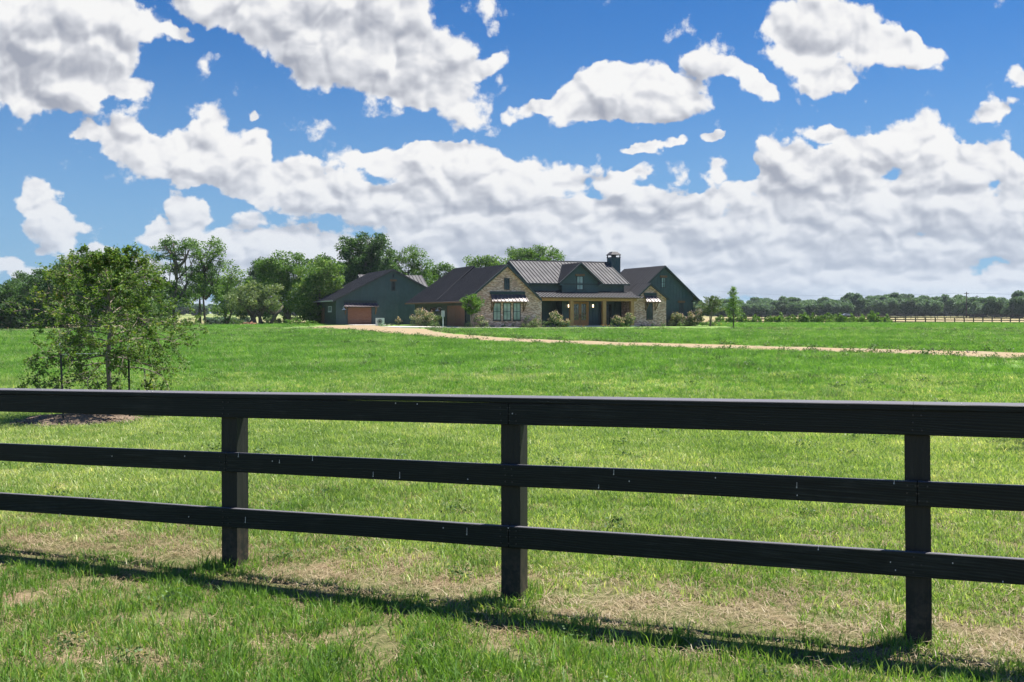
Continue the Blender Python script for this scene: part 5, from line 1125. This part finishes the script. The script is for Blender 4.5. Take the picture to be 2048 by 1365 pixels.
x, y = frust(95000, 6, 30); fdv = fdist(x, y); nz = fbm(x*.9+50, y*.9, 4); q = np.clip(.85+(nz-.5)*1.5, .15, 1)*np.clip((fdv-.15)/1.3, .0, 1)*(1-ss(18, 24, y)*.85)
mul = np.hypot(x-cx_, y-cy_) > .95
kp = (rng.random(len(x)) < q) & mul; gn_scatter('grass', P3(x[kp], y[kp]), rng.uniform(.7, 1.25, kp.sum())*(1+.03*(y[kp]-8)), lawn_t, 'pale mown grass between the black fence and the greener field')
# greener clumps inside the lawn
x, y = frust(9000, 7, 24); nz = fbm(x*.7+90, y*.7, 4); kp = (rng.random(len(x)) < np.clip((nz-.5)*6, 0, 1)) & (fdist(x, y) > .6) & (np.hypot(x-cx_, y-cy_) > 1.0)
gn_scatter('grass', P3(x[kp], y[kp]), rng.uniform(.8, 1.2, kp.sum()), near_t, 'darker green clumps scattered through the mown grass')
x, y = frust(64000, 16, 62); nz = fbm(x*.35, y*.35, 4); kp = (roadmask(x, y) > .1) & (rng.random(len(x)) < np.clip(.8+(nz-.5)*2, .25, 1)*ss(16.5, 21, y))
s_ = (.75+(y-20)*.018)*rng.uniform(.5, 1.3, len(x))*(1-.5*ss(3, .3, roadmask(x, y))); gn_scatter('grass', P3(x[kp], y[kp]), s_[kp], field_t, 'tall bright green field grass before the gravel road')
x, y = frust(30000, 60, 99); kp = (roadmask(x, y) > .5) & (rng.random(len(x)) < (1-.75*ss(88, 98, y))); gn_scatter('grass', P3(x[kp], y[kp]), rng.uniform(.8, 1.5, kp.sum())*(1.3-.7*ss(80, 98, y[kp])), field_t, 'field grass between the gravel road and the house')
x, y = frust(40000, 99, 168, .6); kp = ((x > 24) | ((x < -24) & (y < 140))) & (roadmask(x, y) > .3) & (rng.random(len(x)) < .8); gn_scatter('grass', P3(x[kp], y[kp]), rng.uniform(1.2, 2.2, kp.sum()), field_t, 'field grass either side of the house out to the paddock fences')
def weed_t(i):
    c = np.concatenate([rng.normal(size=(70, 3))*np.array([.10, .10, .05])+np.array([0, 0, .06])]); c[:, 2] = np.abs(c[:, 2]); v, f, r_ = leaf_arrays(c, rng.uniform(.04, .085, 70), .035, flat=.4); return bpy.data.objects.new('tuft_w%d' % i, mesh_np('tuft_w', v, f, M['bush'], rnd=r_))
M['g_pale'] = grassmat('pale_seed_heads', [(.1, (.16, .20, .08)), (.5, (.30, .33, .17)), (1, (.50, .50, .34))], .3)
pale_t = [tuft('tuft_s%d' % i, 16, .17, .06, .17, .011, .9, 'g_pale') for i in range(4)]
x, y = frust(16000, 19, 97); nz = fbm(x*.3+11, y*.3+70, 4); kp = (rng.random(len(x)) < np.clip((nz-.47)*6, .05, 1)) & (roadmask(x, y) > .1)
gn_scatter('seed_grass', P3(x[kp], y[kp]), rng.uniform(.6, 1.2, kp.sum())*(.8+.008*y[kp]), pale_t, 'pale seed heads mottling the green field')
weeds_ = [weed_t(i) for i in range(4)]
x, y = frust(9000, 5, 95, .6); nz = fbm(x*.22+30, y*.22, 4); kp = (rng.random(len(x)) < np.clip((nz-.48)*6, .04, .7)) & (roadmask(x, y) > -.1) & (np.hypot(x-cx_, y-cy_) > 1.2) & (np.abs(fdist(x, y)) > .35)
gn_scatter('ground_weeds', P3(x[kp], y[kp]), rng.uniform(.5, 1.3, kp.sum())*np.clip(.35+y[kp]*.014, .4, 1.3), weeds_, 'dark broad leaved weeds scattered through the meadow')
x, y = frust(9000, 28, 98, .6); m_ = roadmask(x, y); kp = (m_ > -.15) & (m_ < .9) & (rng.random(len(x)) < .9)
gn_scatter('ground_weeds', P3(x[kp], y[kp]), rng.uniform(.7, 1.7, kp.sum()), weeds_, 'weeds fringing both edges of the gravel road')
# weeds on the verges
random.seed(77); wd = [(930, 676, 1.0), (1035, 681, .8), (1052, 683, .7), (880, 680, .8), (905, 679, .9), (965, 680, .7), (1194, 716, .5), (1475, 694, .5), (1625, 698, .6), (1745, 705, .9), (1800, 706, .8), (1870, 707, .8), (1940, 709, .9), (1740, 697, .4), (1910, 696, .7), (1700, 702, .5), (640, 671, .8), (720, 674, .8), (760, 675, .6), (815, 672, .7)]
for i, (px, py, s_) in enumerate(wd):
    D = 1.62*F/(py-HY); D = (1.9-tzf(0, D))*F/(py-HY); x = (px-CX)/F*D
    shrub('weed', x, D, s_*.75, s_*.17, 'dark leafy weed clump growing on the verge of the gravel road', mt='bush', lsz=.09, per=200, cat='weed', group='weed clumps along the gravel road', n=9)
# tree out of frame on the right whose shadow enters the picture
o2 = sap.copy(); sc.collection.objects.link(o2); o2.location = (9.75, 15.0, tzf(9.75, 15.0)-.02); o2.rotation_euler = (0, 0, 2.1); o2.scale = (.78, .78, 1.9)
o2['label'] = 'young oak just beyond the right edge of the photo shading the lawn'
for c in list(sap.children):
    d = c.copy(); sc.collection.objects.link(d); d.parent = o2
random.seed(9)

# ------------------------------------------------------------------ thin summer haze
m = bpy.data.materials.new('air'); m.use_nodes = True; N = NT(m.node_tree); N.n.clear(); out = N.new('ShaderNodeOutputMaterial')
pv_ = N.new('ShaderNodeVolumePrincipled'); pv_.inputs['Color'].default_value = (.80, .88, 1, 1); pv_.inputs['Density'].default_value = .00009; pv_.inputs['Anisotropy'].default_value = .3
N.l.new(pv_.outputs[0], out.inputs['Volume'])
b = MB(); b.box(-13000, 13000, -4000, 13000, -8, 32); b.build('haze', [m], kind='stuff')
